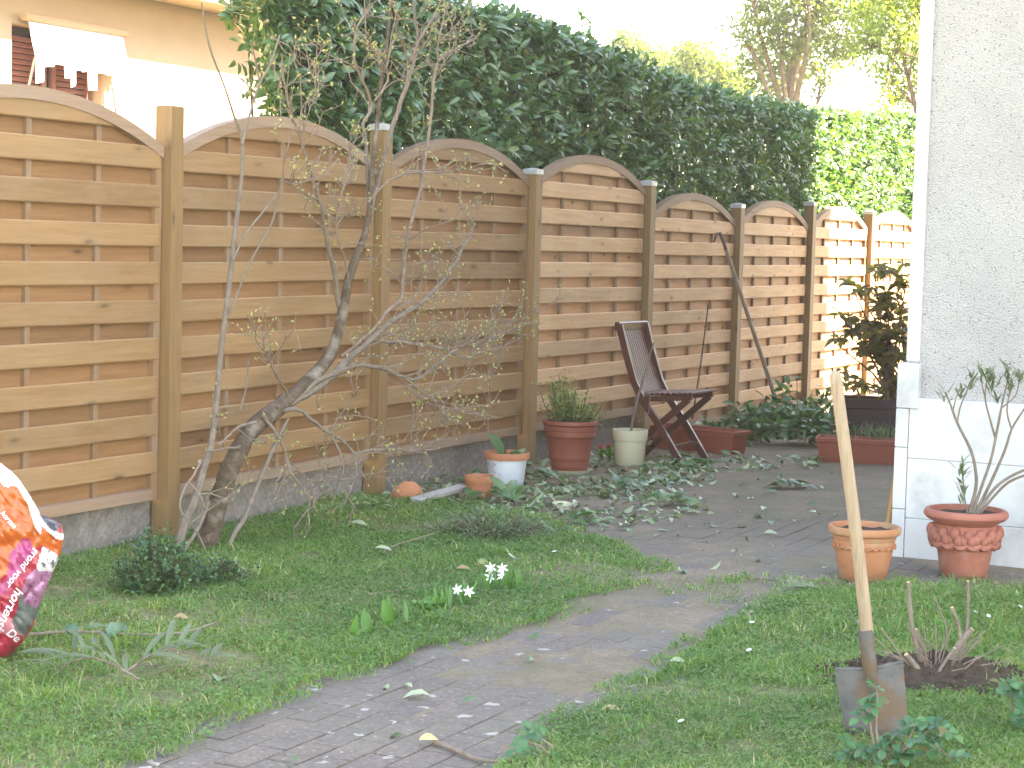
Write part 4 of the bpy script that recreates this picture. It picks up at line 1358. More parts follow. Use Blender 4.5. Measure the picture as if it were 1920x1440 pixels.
def bag_text(body, px, py, ang, size_px, shear=.25):
    cu = bpy.data.curves.new('print', 'FONT'); cu.body = body; cu.size = 1.0; cu.shear = shear; cu.offset = .012
    tmp = bpy.data.objects.new('tmp', cu); COL.objects.link(tmp)
    dg = bpy.context.evaluated_depsgraph_get(); me = bpy.data.meshes.new_from_object(tmp.evaluated_get(dg))
    bpy.data.objects.remove(tmp)
    s = size_px
    bm = bmesh.new(); bm.from_mesh(me)
    bmesh.ops.subdivide_edges(bm, edges=bm.edges, cuts=1)
    ca, sa_ = math.cos(ang), math.sin(ang)
    for v in bm.verts:
        x = px + (v.co.x*ca - v.co.y*sa_)*s; y = py - (v.co.x*sa_ + v.co.y*ca)*s
        vv = min(max((y-868)/(1246-868), 0), 1); yy = 868 + 378*vv
        xr = float(np.interp(yy, oy, ox)); xl = lft(yy); u = min(max((x-xl)/(xr-xl), 0), 1)
        p, _, _ = bagpt(u*GW, vv*GH, -1)
        d = ray(x, y); tdep = p.y - .006
        v.co = AY(x, y, tdep) - Vector((bp.x, by, 0))
    bm.to_mesh(me); bm.free(); me.materials.clear(); me.materials.append(wtxt)
    o = link('print', me, bag); return o
bag_text("grond voor", 66, 1027, R(180+51), 19)
bag_text("hortensia", 31, 1100, R(180+63), 25)
bag_text("De", 10, 1188, R(-38), 22)
bag_text("horten", 0, 962, R(-50), 14)

# ================================================================== BARE SHRUB
lil_base = FPl(385, 1030, .32); lil_base.z = 0
lil = empty('bare_shrub', tuple(lil_base)); tag(lil, 'leafless budding shrub with leaning brown trunk and tangled grey twigs against the fence', 'shrub')
def stemW(pts, off0, off1, k=4):
    """pts: (px, py, width px) along a stem; distance from the fence runs off0 -> off1"""
    out = []
    n = len(pts)
    for i, (x, y, wd_) in enumerate(pts):
        p = FPl(x, y, off0 + (off1-off0)*i/(n-1))
        out.append((p - lil_base, wd_*mpp(p)/2*(.95 if wd_ > 17 else .80)))
    return smooth_path(out, k)
trunkp = [(383, 1045, 46), (398, 985, 40), (415, 925, 39), (440, 860, 38), (475, 803, 36), (522, 764, 34), (570, 722, 28), (618, 668, 24), (640, 600, 21), (655, 520, 18), (688, 425, 15), (697, 330, 12), (705, 250, 10), (716, 150, 9), (728, 60, 8), (735, -30, 6)]
branches = [
 ([(515, 770, 24), (560, 745, 20), (610, 715, 18), (680, 650, 15), (735, 602, 13), (798, 562, 10), (845, 505, 8), (885, 435, 6)], .34, .45),
 ([(640, 600, 14), (632, 545, 13), (620, 480, 11), (606, 415, 9), (600, 378, 9), (586, 336, 7), (576, 304, 7), (557, 244, 6), (544, 208, 6), (532, 148, 5), (528, 100, 4)], .33, .5),
 ([(694, 400, 11), (690, 335, 10), (685, 262, 9), (681, 233, 8), (697, 196, 7), (680, 150, 6), (665, 114, 6), (668, 52, 5), (697, 10, 4)], .33, .4),
 ([(690, 420, 12), (703, 365, 11), (726, 277, 11), (741, 222, 11), (764, 155, 10), (782, 85, 8), (779, 38, 6), (770, -20, 5)], .33, .42),
 ([(772, 115, 7), (790, 67, 7), (822, 15, 5), (835, -30, 4)], .4, .45),
 ([(640, 668, 7), (692, 625, 7), (725, 585, 8), (752, 560, 9), (756, 512, 10), (762, 462, 9), (770, 417, 9), (790, 344, 9), (802, 262, 8), (811, 187, 7), (820, 117, 6), (852, 93, 5), (890, 72, 4)], .36, .52),
 ([(820, 117, 5), (822, 70, 4), (832, 45, 3)], .5, .55),
 ([(680, 640, 9), (737, 640, 8), (780, 645, 7), (820, 652, 7), (847, 661, 7), (877, 673, 6), (895, 662, 5), (947, 652, 4)], .36, .6),
 ([(847, 661, 6), (875, 645, 6), (917, 634, 5), (965, 618, 3)], .52, .6),
 ([(560, 745, 12), (600, 712, 12), (662, 687, 11), (707, 688, 10), (755, 706, 9), (782, 711, 8), (817, 686, 7), (847, 661, 6)], .36, .52),
 ([(755, 706, 6), (785, 730, 5), (810, 748, 5), (835, 778, 4), (870, 800, 3)], .45, .6),
 ([(525, 770, 11), (560, 768, 10), (592, 793, 9), (622, 815, 8), (647, 830, 7), (664, 855, 6), (668, 888, 5), (652, 930, 4)], .36, .55),
 ([(622, 815, 6), (640, 857, 5), (643, 890, 3)], .45, .5),
 ([(664, 850, 6), (700, 843, 6), (760, 845, 5), (820, 842, 3)], .45, .6),
 ([(493, 777, 9), (513, 807, 8), (533, 842, 7), (543, 880, 6), (562, 910, 5), (577, 928, 4), (580, 985, 3)], .37, .5),
 ([(535, 870, 4), (520, 905, 3.5), (511, 930, 3)], .45, .5),
 ([(577, 928, 4), (588, 918, 3), (587, 950, 3)], .45, .5),
 ([(497, 828, 7), (450, 838, 7), (420, 842, 6), (390, 845, 6)], .33, .36),
 ([(378, 863, 6), (355, 903, 6), (337, 937, 5), (345, 965, 4), (372, 1000, 4), (387, 1040, 3)], .4, .5),
 ([(355, 903, 5), (372, 925, 4), (383, 945, 3)], .42, .5),
 ([(480, 790, 8), (450, 800, 7), (425, 820, 6), (412, 835, 5)], .34, .38),
 ([(690, 380, 5), (720, 345, 5), (760, 327, 5), (800, 323, 4), (850, 322, 3)], .4, .6),
 ([(540, 740, 6), (520, 705, 5), (505, 680, 4), (495, 655, 4)], .4, .5),
 ([(722, 130, 5), (700, 90, 4), (683, 55, 4)], .4, .45),
 ([(703, 190, 5), (728, 150, 5), (725, 120, 4), (740, 70, 3)], .4, .45),
 ([(742, 225, 5), (765, 120, 4), (738, 45, 4)], .4, .5),
 ([(600, 378, 5), (575, 365, 5), (550, 350, 4), (530, 335, 3)], .4, .5),
 ([(560, 250, 5), (570, 195, 4), (590, 185, 4), (592, 120, 4)], .45, .5),
 ([(655, 540, 5), (645, 480, 4), (630, 420, 4), (648, 340, 4), (660, 270, 3)], .42, .55)]
stems = [
 ([(327, 1052, 20), (345, 985, 19), (367, 933, 18), (382, 880, 17), (397, 828, 16), (408, 730, 14), (415, 650, 14), (424, 580, 13), (434, 500, 13), (441, 430, 12), (452, 340, 10), (454, 265, 9), (438, 215, 6), (420, 160, 5), (392, 85, 5), (378, 5, 4)], .30, .42),
 ([(454, 270, 7), (468, 215, 6), (487, 155, 6), (505, 125, 5), (525, 65, 4)], .4, .45),
 ([(487, 155, 5), (478, 110, 4), (470, 75, 4)], .42, .45),
 ([(480, 195, 4), (465, 160, 4), (447, 143, 3)], .42, .45),
 ([(436, 490, 6), (460, 440, 5), (495, 395, 5), (525, 355, 4), (532, 305, 3)], .4, .5),
 ([(430, 590, 5), (470, 490, 5), (505, 430, 5), (520, 380, 4), (530, 330, 3)], .38, .5),
 ([(420, 1046, 11), (440, 1000, 11), (458, 972, 12), (487, 900, 11), (513, 840, 10), (540, 785, 9)], .42, .36),
 ([(333, 1050, 9), (372, 990, 9), (392, 940, 8)], .34, .36),
 ([(450, 770, 4), (463, 720, 4), (466, 670, 3)], .4, .42)]
mb = MB(); a, b = stemW(trunkp, .30, .40); mb.tube(a, b, 12)
for i, v in enumerate(mb.v):
    q = 1 + 0.10*noise.noise(Vector(v)*14)
    c = a[min(i//12, len(a)-1)]
    mb.v[i] = tuple(c + (Vector(v)-c)*q)
mb.build('trunk', MT['bark'], lil, True)
allp = []
for (pts, o0, o1) in branches:
    mb = MB(); a, b = stemW(pts, o0, o1)
    a = [p + Vector(rdirs(1)[0])*.004 for p in a]
    mb.tube(a, [max(r_, .0028) for r_ in b], 7)
    mb.build('branch', MT['bark_grey'] if pts[0][2] > 9 else MT['twig'], lil, True)
    allp.append((a, b))
for (pts, o0, o1) in stems:
    mb = MB(); a, b = stemW(pts, o0, o1); mb.tube(a, [max(r_, .0028) for r_ in b], 8)
    mb.build('stem', MT['bark_grey'], lil, True)
tw = MB(); budP, budD = [], []
rt = random.Random(21)
Tv, Nv = Vector(T), Vector(N)
def twig(p, d, L_, r_, depth):
    n = 4 if L_ > .12 else 3
    pts = [p]
    for i in range(n):
        d = (d + Vector((rt.gauss(0, .28), rt.gauss(0, .22), rt.gauss(0, .28) + .05))).normalized()
        pts.append(pts[-1] + d*L_/n)
        if depth < 2 and rt.random() < .55:
            s = (d + Vector((rt.gauss(0, .8), rt.gauss(0, .5), rt.gauss(0, .8)))).normalized()
            twig(pts[-1], s, L_*rt.uniform(.3, .6), r_*.75, depth+1)
        elif rt.random() < .4:
            budP.append(pts[-1]); budD.append((d + Vector((rt.gauss(0, .6), rt.gauss(0, .6), .3))).normalized())
    tw.tube(pts, [r_*(1-.12*i) for i in range(len(pts))], 4, cap=False)
    for k in range(rt.choice([0, 1, 1, 2])):
        budP.append(pts[-1]); budD.append((d + Vector((rt.gauss(0, .45), rt.gauss(0, .45), rt.gauss(.1, .3)))).normalized())
dens = {0: 15, 1: 6, 5: 12, 7: 16, 8: 14, 9: 13, 10: 9, 11: 7, 13: 7, 14: 2, 15: 1, 16: 1, 17: 1, 18: 1, 19: 1, 20: 1, 21: 6, 22: 5, 28: 8}
for i, (a, b) in enumerate(allp):
    for k in range(int(dens.get(i, 4)*1.4)):
        j = rt.randrange(len(a)//5, len(a))
        p = a[j]; d0 = (a[min(j+1, len(a)-1)] - a[j-1]).normalized()
        d = (d0*.7 + Tv*rt.gauss(.15, .5) + Nv*rt.gauss(0, .35) + Vector((0, 0, rt.gauss(.25, .55)))).normalized()
        twig(p, d, rt.uniform(.10, .34), .0034, 0)
    # buds in pairs along the branch
    for k in range(len(a)//3):
        j = rt.randrange(1, len(a)); q = Vector((rt.gauss(0, 1), rt.gauss(0, 1), .6)).normalized()
        if rt.random() < .4: budP.append(a[j] + q*b[j]); budD.append(q)
tag(tw.build('twigs', MT['twig'], lil), kind='stuff')
n = len(budP)
P_ = np.repeat(np.array([tuple(p) for p in budP]), 2, 0); D0 = np.repeat(np.array([tuple(p) for p in budD]), 2, 0) + rng.normal(0, .28, (2*n, 3))
lb = leaf_mesh('buds', P_, D0, rng.normal(size=(2*n, 3)), rng.uniform(.008, .022, 2*n), rng.uniform(.005, .010, 2*n), MT['bud'], rng.uniform(0, 1, 2*n), simple=True)
tag(link('buds', lb, lil), kind='stuff')

# ================================================================== PLANTS
def foliage_obj(name, P, D, Nn, L, W, mat, parent=None, rnd=None, simple=False, **kw):
    n = len(P)
    P = np.array([tuple(p) for p in P]); D = np.array([tuple(p) for p in D]); Nn = np.array([tuple(p) for p in Nn])
    return link(name, leaf_mesh(name, P, D, Nn, L, W, mat, rng.uniform(0, 1, n) if rnd is None else rnd, simple=simple, **kw), parent)

def ups(n, tilt=.5):
    return rng.normal(0, tilt, (n, 3)) + np.array([0, 0, 1.0])

# feathery plant in the large pot
pl = empty('potted_plant', (bigp.x, bigp.y, bigh*.93)); tag(pl, 'feathery yellow-green plant growing in the large red-brown pot', 'plant')
mb = MB(); P_, D_, N_ = [], [], []
s_ = mpp(bigp)
for k in range(64):
    a = random.uniform(0, 6.283); r_ = random.uniform(.02, .17)
    e = Vector((math.cos(a)*r_*1.25, math.sin(a)*r_*.9, random.uniform(.08, .31)*(1 - .5*max(0, math.cos(a))*r_/.17)))
    b = Vector((e.x*.25, e.y*.25, 0)); m_ = b.lerp(e, .5) + Vector((e.x*.15, e.y*.15, -.01))
    mb.tube([b, m_, e], [.004, .003, .0018], 5)
    for j in range(34):
        q = b.lerp(e, random.uniform(.25, 1.05)) + Vector((random.gauss(0, .018), random.gauss(0, .018), random.gauss(0, .018)))
        P_.append(q); D_.append(Vector((random.gauss(0, 1), random.gauss(0, 1), random.gauss(.3, .6)))); N_.append(Vector((random.gauss(0, .6), random.gauss(0, .6), 1)))
n = len(P_)
mb.build('stem', MT['bark'], pl, True)
foliage_obj('leaves', P_, D_, N_, rng.uniform(.012, .03, n), rng.uniform(.008, .018, n), MT['geranium'], pl, simple=True)['kind'] = 'stuff'

# stick plant in the cream pot
st = empty('stick_plant', (cp_.x, cp_.y, ch_*.9)); tag(st, 'single bare grey stem with one side twig growing in the cream pot', 'plant')
base = Vector((cp_.x, cp_.y, ch_*.9))
def A(px, py, dy=0): return AY(px, py, cp_.y + dy) - base
mb = MB(); a, b = smooth_path([(Vector((0, 0, -.02)), .009), (A(1192, 760), .009), (A(1208, 706), .008), (A(1218, 668), .006), (A(1227, 640, -.05), .004)], 3); mb.tube(a, b, 7); mb.build('stem', MT['bark_grey'], st, True)
mb = MB(); a, b = smooth_path([(A(1196, 792), .004), (A(1208, 782, -.03), .004), (A(1217, 770, -.04), .0035), (A(1219, 735, -.05), .003)], 3); mb.tube(a, b, 5); mb.build('twig', MT['twig'], st, True)
mb = MB(); a, b = smooth_path([(A(1210, 693), .004), (A(1222, 690), .003), (A(1228, 694, -.02), .002)], 3); mb.tube(a, b, 5); mb.build('twig', MT['twig'], st, True)

# broad-leaf plant in the painted pot
bp_ = empty('broadleaf_plant', (wp_.x, wp_.y, wh_*.88)); tag(bp_, 'low plant with one big upright mottled leaf in the painted white pot', 'plant')
P_ = [(-.03, -.02, 0), (.0, -.03, .0), (.02, 0, 0), (.05, -.02, 0), (-.01, .02, 0), (.07, .01, 0)]
D_ = [(-.42, .0, .85), (.5, -.3, .25), (.7, .1, .2), (.5, -.2, .55), (-.2, -.4, .5), (.6, -.1, .8)]
N_ = [(.6, -.7, .4), (0, -.5, 1), (0, -.6, 1), (-.3, -.8, .6), (.3, -.6, .6), (-.6, -.6, .3)]
for i, (a, b, c) in enumerate(zip(P_, D_, N_)):
    foliage_obj('leaf', [a], [b], [c], np.array([[.16, .10, .10, .08, .07, .06][i]]), np.array([[.075, .055, .05, .03, .04, .03][i]]), MT['cutlaurel'], bp_, rnd=np.array([[.5, .35, .3, .85, .4, .9][i]]))

# oleander in the urn
ol = empty('leggy_oleander', (up_.x, up_.y, uh_*.92)); tag(ol, 'sparse leggy shrub with narrow grey-green leaves growing from the red urn', 'plant')
base = Vector((up_.x, up_.y, uh_*.92))
def A(px, py, dy=0): return AY(px, py, up_.y + dy) - base
ostems = [([(1818, 962, 11), (1830, 915, 9), (1829, 880, 8), (1820, 843, 8), (1795, 793, 7), (1781, 755, 5), (1772, 735, 4)], 0),
          ([(1795, 793, 5), (1800, 765, 4), (1812, 735, 4), (1820, 712, 3)], 0), ([(1787, 770, 4), (1793, 745, 3), (1800, 728, 3)], .02),
          ([(1824, 962, 10), (1838, 920, 8), (1858, 862, 7), (1868, 815, 7), (1877, 768, 6), (1884, 735, 4), (1893, 700, 3)], -.04),
          ([(1866, 820, 6), (1856, 785, 5), (1847, 745, 4), (1852, 705, 3)], -.04), ([(1848, 748, 4), (1842, 725, 3), (1840, 700, 3)], -.04),
          ([(1828, 965, 9), (1860, 900, 8), (1884, 845, 7), (1897, 805, 6), (1915, 775, 5), (1935, 745, 4)], .05),
          ([(1897, 805, 5), (1888, 770, 4), (1895, 730, 3)], .05), ([(1878, 765, 4), (1905, 740, 3), (1912, 700, 3)], -.02),
          ([(1832, 965, 9), (1850, 935, 8), (1873, 908, 8), (1905, 888, 7), (1945, 872, 6), (1985, 850, 5)], -.05),
          ([(1838, 962, 8), (1860, 935, 7), (1890, 905, 7), (1925, 890, 6), (1965, 880, 5)], -.02),
          ([(1814, 962, 5), (1808, 930, 4), (1806, 900, 4), (1802, 875, 3)], -.06)]
for pts, dy in ostems:
    mb = MB(); a, b = smooth_path([(A(x, y, dy*i/len(pts)), w_*mpp(up_)/2*.75) for i, (x, y, w_) in enumerate(pts)], 3); mb.tube(a, b, 7)
    mb.build('stem', MT['bark_grey'], ol, True)
P_, D_, N_ = [], [], []
for (x, y, nn, dy) in ((1772, 738, 9, 0), (1820, 712, 12, 0), (1800, 730, 8, .02), (1893, 703, 14, -.04), (1852, 706, 16, -.04), (1840, 702, 10, -.04), (1860, 720, 10, -.04), (1935, 745, 8, .05), (1895, 730, 10, .05), (1912, 700, 14, -.02), (1885, 690, 10, -.02), (1985, 850, 8, -.05), (1802, 872, 9, -.06), (1806, 900, 10, -.06), (1808, 928, 9, -.06), (1870, 745, 8, -.04)):
    c = A(x, y, dy)
    for k in range(nn):
        P_.append(c + Vector((random.gauss(0, .006), random.gauss(0, .006), random.uniform(-.05, .01)))); a = random.uniform(0, 6.28)
        D_.append(Vector((math.cos(a)*.55, math.sin(a)*.55, random.uniform(.25, 1.2)))); N_.append(Vector((-math.cos(a), -math.sin(a), .5)))
n = len(P_); foliage_obj('leaves', P_, D_, N_, rng.uniform(.04, .075, n), rng.uniform(.008, .013, n), MT['oleander'], ol, curl=.08)['kind'] = 'stuff'

# rhododendron in the dark tub
rb = pd_ + Vector((.38, .05, 0)); rb.z = .33 + gz(rb.x, rb.y)
rh = empty('rhododendron', tuple(rb)); tag(rh, 'big-leaved evergreen shrub in dark tub silhouetted against the sunlit fence', 'shrub')
P_, D_, N_ = [], [], []
mb = MB()
for (x, y, rp, nr) in ((1655, 505, 22, 4), (1640, 515, 16, 3), (1612, 545, 18, 4), (1598, 535, 10, 1), (1660, 560, 26, 6), (1682, 545, 24, 5), (1690, 580, 25, 5), (1603, 612, 22, 5), (1590, 622, 14, 2), (1625, 620, 26, 7), (1650, 622, 28, 8), (1640, 650, 26, 7), (1672, 640, 28, 8), (1690, 625, 25, 6), (1668, 672, 26, 6), (1648, 665, 20, 4), (1690, 668, 25, 6), (1662, 700, 22, 5), (1686, 715, 26, 7), (1665, 735, 18, 4), (1598, 708, 16, 3), (1612, 722, 16, 4), (1568, 640, 12, 2), (1575, 588, 10, 1), (1640, 590, 20, 4), (1700, 520, 25, 5), (1715, 640, 30, 6)):
    for k in range(nr):
        c = AY(x + random.gauss(0, rp*.5), y + random.gauss(0, rp*.45), rb.y + random.gauss(0, .12)) - rb
        ph = random.uniform(0, 6.28)
        for j in range(8):
            a = ph + j*.8 + random.gauss(0, .2)
            P_.append(c); D_.append(Vector((math.cos(a), math.sin(a)*.9, random.gauss(-.12, .4)))); N_.append(Vector((random.gauss(0, .3), random.gauss(-.2, .3), 1)))
    e = AY(x, y + 4, rb.y) - rb
    s = Vector((random.uniform(-.06, .12), random.uniform(-.05, .05), -.02)); m_ = Vector(((s.x*.6+e.x*.4), 0, e.z*.5))
    mb.tube([s, m_, e], [.012, .008, .004], 5)
n = len(P_); mb.build('branch', MT['bark'], rh, True)
foliage_obj('leaves', P_, D_, N_, rng.uniform(.07, .12, n), rng.uniform(.034, .048, n), MT['rhodo'], rh)['kind'] = 'stuff'

# wispy shoots in the long trough
ws = empty('wispy_plant', tuple(pl_ + Vector((.25, .05, .15)))); tag(ws, 'thin wispy green and straw shoots growing in the long trough', 'plant')
P_, D_, N_ = [], [], []
for k in range(200):
    x = random.gauss(.16, .13); y = random.gauss(.03, .03)
    P_.append(Vector((x, y, random.uniform(-.01, .05)))); D_.append(Vector((random.gauss(0, .45), random.gauss(0, .45), 1))); N_.append(Vector((random.gauss(0, 1), -1, .2)))
n = len(P_); foliage_obj('leaves', P_, D_, N_, rng.uniform(.03, .11, n), rng.uniform(.004, .007, n), MT['sage'], ws, simple=True)['kind'] = 'stuff'

def bush(name, label, c, rx, ry, rz, nshoot, per, L, W, mat, cat='shrub', stem=True, simple=True, flat=.4):
    o = empty(name, tuple(c)); tag(o, label, cat)
    P_, D_, N_ = [], [], []
    mb = MB()
    for k in range(nshoot):
        v = Vector(rdirs(1)[0]); v.z = abs(v.z)
        q = random.uniform(.45, 1)**.6
        e = Vector((v.x*rx*q, v.y*ry*q, v.z*rz*q + .02))
        b = Vector((e.x*.35, e.y*.35, 0))
        if k % 3 == 0 and stem: mb.tube([b, b.lerp(e, .6) + Vector((0, 0, .01)), e], [.004, .003, .0015], 4)
        d0 = (e - b).normalized()
        for j in range(per):
            t = random.uniform(.3, 1.05)
            P_.append(b.lerp(e, t) + Vector((random.gauss(0, L*.4), random.gauss(0, L*.4), random.gauss(0, L*.3))))
            D_.append(d0 + Vector((random.gauss(0, .8), random.gauss(0, .8), random.gauss(0, .5)))); N_.append(Vector((random.gauss(0, flat), random.gauss(-.2, flat), 1)))
    n = len(P_)
    if stem: mb.build('stem', MT['bark'], o, True)
    foliage_obj('leaves', P_, D_, N_, rng.uniform(.7, 1.3, n)*L, rng.uniform(.8, 1.2, n)*W, mat, o, simple=simple)['kind'] = 'stuff'
    return o
c = G(292, 1118)
bush('boxwood_bush', 'small dark green small-leaved bush at the foot of the nearest fence post', c + Vector((0, .05, -.02)), .20, .15, .27, 190, 18, .022, .013, MT['box'])
c = G(395, 1105)
bush('boxwood_bush', 'low dark green sprouting growth at the foot of the leaning brown trunk', c + Vector((0, .06, -.02)), .20, .14, .15, 130, 14, .020, .012, MT['box'])
c = G(925, 1012)
bush('ground_shrub', 'low sprawling grey-green ground shrub at the end of the left lawn', c + Vector((0, .12, -.02)), .38, .20, .15, 210, 16, .026, .007, MT['sage'])
c = G(1440, 835)
heap = empty('laurel_clippings', tuple(c)); tag(heap, 'heap of cut glossy green laurel branches at the foot of the leaning hoe', 'clippings')
P_, D_, N_ = [], [], []; mb = MB()
for k in range(120):
    x = random.gauss(.12, .27); y = random.gauss(.12, .16); h = max(0, .20 - .30*abs(x-.12) + random.gauss(0, .05))
    b = Vector((x, y, h)); d = Vector((random.gauss(0, 1), random.gauss(-.3, 1), random.gauss(.1, .3))).normalized()
    mb.tube([b, b + d*.2], [.004, .002], 4)
    for j in range(8):
        P_.append(b + d*random.uniform(0, .2)); D_.append(d*.6 + Vector((random.gauss(0, .6), random.gauss(0, .6), random.gauss(0, .4)))); N_.append(Vector((random.gauss(0, .6), random.gauss(-.3, .6), 1)))
n = len(P_); tag(mb.build('branches', MT['twig'], heap), kind='stuff')
foliage_obj('leaves', P_, D_, N_, rng.uniform(.07, .12, n), rng.uniform(.03, .045, n), MT['cutlaurel'], heap, rnd=np.clip(rng.beta(1.5, 2.6, n), 0, 1))['kind'] = 'stuff'
c = G(1545, 800)
bush('young_laurel', 'knee-high bright leafy shrub behind the spade handle top beside the tub', c + Vector((.02, .2, 0)), .22, .2, .34, 26, 9, .07, .04, MT['cutlaurel'], simple=False)
sb = G(1492, 800)
sl_ = empty('sapling', tuple(sb)); tag(sl_, 'thin sapling with one tuft of leaves before the fence post', 'plant')
mb = MB(); e = AY(1494, 712, sb.y) - sb; mb.tube([Vector((0, 0, 0)), e*.5 + Vector((.01, 0, 0)), e], [.005, .004, .003], 5); mb.build('stem', MT['twig'], sl_, True)
P_ = [e]*6; D_ = [Vector((math.cos(k*1.05), math.sin(k*1.05), .4)) for k in range(6)]; N_ = [Vector((0, -.3, 1))]*6
foliage_obj('leaves', P_, D_, N_, rng.uniform(.06, .09, 6), rng.uniform(.03, .04, 6), MT['cutlaurel'], sl_, rnd=rng.uniform(.2, .6, 6))
# red tulips
for (x, y, lab) in ((1126, 838, 'red flower beside the large red-brown pot, left one of two'), (1140, 836, 'red flower between the large red-brown pot and the cream pot, right one of two')):
    b = G(x + 2, 862); o = empty('red_flower', tuple(b)); tag(o, lab, 'flower', 'red flowers by the pots')
    e = AY(x, y, b.y) - b
    mb = MB(); mb.tube([Vector((0, 0, 0)), e], [.004, .003], 5); mb.build('stem', MT['bulb'], o)
    mb = MB(); mb.lathe([(.002, 0), (.011, .008), (.013, .018), (.009, .03), (.003, .034)], 8, wob=lambda a, z, r: .003*math.cos(3*a)); q = mb.build('petals', MT['red_petal'], o, True); q.location = e - Vector((0, 0, .015))
    P_ = [Vector((0, 0, 0))]*4; D_ = [Vector((math.cos(k*1.6)*.6, math.sin(k*1.6)*.6, 1)) for k in range(4)]; N_ = [Vector((-math.cos(k*1.6), -math.sin(k*1.6), .4)) for k in range(4)]
    foliage_obj('leaves', P_, D_, N_, rng.uniform(.09, .13, 4), rng.uniform(.025, .035, 4), MT['bulb'], o, rnd=rng.uniform(0, .3, 4))

# white flowers and bulb leaves in the left lawn
def blades(o, nb, L0, L1, W, spread=.25, mat='bulb', rad=.03, rnd=None):
    P_, D_, N_ = [], [], []
    for k in range(nb):
        a = random.uniform(0, 6.28)
        P_.append(Vector((random.gauss(0, rad), random.gauss(0, rad), -.005))); D_.append(Vector((math.cos(a)*spread, math.sin(a)*spread, 1))); N_.append(Vector((random.gauss(0, .4), -1, .3)))
    for k in range(nb):
        foliage_obj('leaf', P_[k:k+1], D_[k:k+1], N_[k:k+1], rng.uniform(L0, L1, 1), rng.uniform(.8, 1.2, 1)*W, MT[mat], o, curl=.12, rnd=rng.uniform(0, .8, 1))
for (x, y, yb, nfl, sz, lab) in ((868, 1098, 1140, 2, .025, 'lower white star-shaped flower head in the left lawn, nearer the bulb leaves'), (931, 1073, 1112, 4, .027, 'taller cluster of white star-shaped flowers in the left lawn')):
    b = G(x, yb); o = empty('white_flower', tuple(b)); tag(o, lab, 'flower', 'white spring flowers')
    e = AY(x, y, b.y) - b
    mb = MB(); mb.tube([Vector((0, 0, 0)), e*.6 + Vector((.006, 0, 0)), e], [.005, .0045, .004], 6); mb.build('stem', MT['bulb'], o)
    for k in range(nfl):
        c = e + Vector(((k % 2 - .5)*.045*(nfl > 1), -.012, (k//2 - .4)*.035 + random.uniform(-.006, .006)))
        mb = MB(); ax = Vector((random.gauss(0, .4), -1, random.gauss(.1, .3))).normalized(); s1 = ax.orthogonal().normalized(); s2 = ax.cross(s1)
        for j in range(6):
            a = j*math.pi/3 + k; d = s1*math.cos(a) + s2*math.sin(a); q = ax.cross(d)
            mb.add([c, c + d*sz*.5 + q*sz*.19 + ax*.004, c + d*sz + ax*.012, c + d*sz*.5 - q*sz*.19 + ax*.004, c + d*sz*.5 + ax*.001], [(0, 1, 4), (1, 2, 4), (2, 3, 4), (3, 0, 4)])
        mb.build('petals', MT['white_petal'], o)
    blades(o, 9, .07, .13, .011, .35, rad=.025)
for (x, y, nb, L0, L1, W, lab) in ((690, 1195, 3, .085, .12, .034, 'clump of short broad green bulb leaves, leftmost in the left lawn'), (745, 1178, 3, .10, .14, .026, 'upright pair of green bulb leaves beside the broad leftmost clump'),
                                   (838, 1148, 6, .09, .13, .016, 'narrow green bulb leaves just left of the lower white flower'), (960, 1110, 12, .07, .12, .009, 'grassy clump of thin bulb leaves right of the taller white flowers')):
    o = empty('bulb_leaves', tuple(G(x, y))); tag(o, lab, 'plant', 'bulb plants in the left lawn'); blades(o, nb, L0, L1, W, .22)
c = G(800, 1160)
bush('violet_clump', 'patch of small round bright green leaves between bulb clumps in the left lawn', c + Vector((0, .04, -.01)), .10, .07, .05, 40, 4, .03, .026, MT['bulb'], 'plant', False)
mb = MB(); mb.lathe([(0, 0), (.016, .004), (.024, .018), (.021, .033), (.008, .040), (0, .038)], 14); o = mb.build('fallen_fruit', MT['geranium'], None, True); o.location = G(902, 1064); o.rotation_euler = (.5, .3, 0)
at = o.data.attributes.new('rnd', 'FLOAT', 'POINT'); at.data.foreach_set('value', [.95]*len(o.data.vertices))
tag(o, 'small yellow-green fruit lying in grass beside the white flowers', 'fruit')

# ================================================================== LITTER
def litter(name, polys, label=None):
    P_, D_, N_, L_, W_, Rn = [], [], [], [], [], []
    for poly, cnt, lift, pale in polys:
        x0 = min(p[0] for p in poly); x1 = max(p[0] for p in poly); y0 = min(p[1] for p in poly); y1 = max(p[1] for p in poly)
        k = 0
        while k < cnt:
            x, y = random.uniform(x0, x1), random.uniform(y0, y1)
            if not inpoly(np.array([x]), np.array([y]), poly)[0]: continue
            g = G(x, y)
            if (g - bigp).length < .25 or (g - cp_).length < .15: continue
            cl = noise.noise((g.x*3.2, g.y*3.2, 5))
            if random.random() > .55 + .9*cl: continue
            k += 1
            a = random.uniform(0, 6.28)
            P_.append(g + Vector((0, 0, random.uniform(.003, .012) + lift*.55*random.random()**2*(1 + cl))))
            D_.append(Vector((math.cos(a), math.sin(a), random.gauss(.05, .22)))); N_.append(Vector((random.gauss(0, .35), random.gauss(-.1, .35), 1 if random.random() > .35 else -1)))
            L_.append(random.uniform(.035, .09)); W_.append(L_[-1]*random.uniform(.32, .45))
            Rn.append(min(1, max(0, random.gauss(.50, .22) + (pale if random.random() < .42 else 0))))
    o = foliage_obj(name, P_, D_, N_, np.array(L_), np.array(W_), MT['cutlaurel'], None, rnd=np.array(Rn), curl=.35)
    tag(o, kind='stuff')
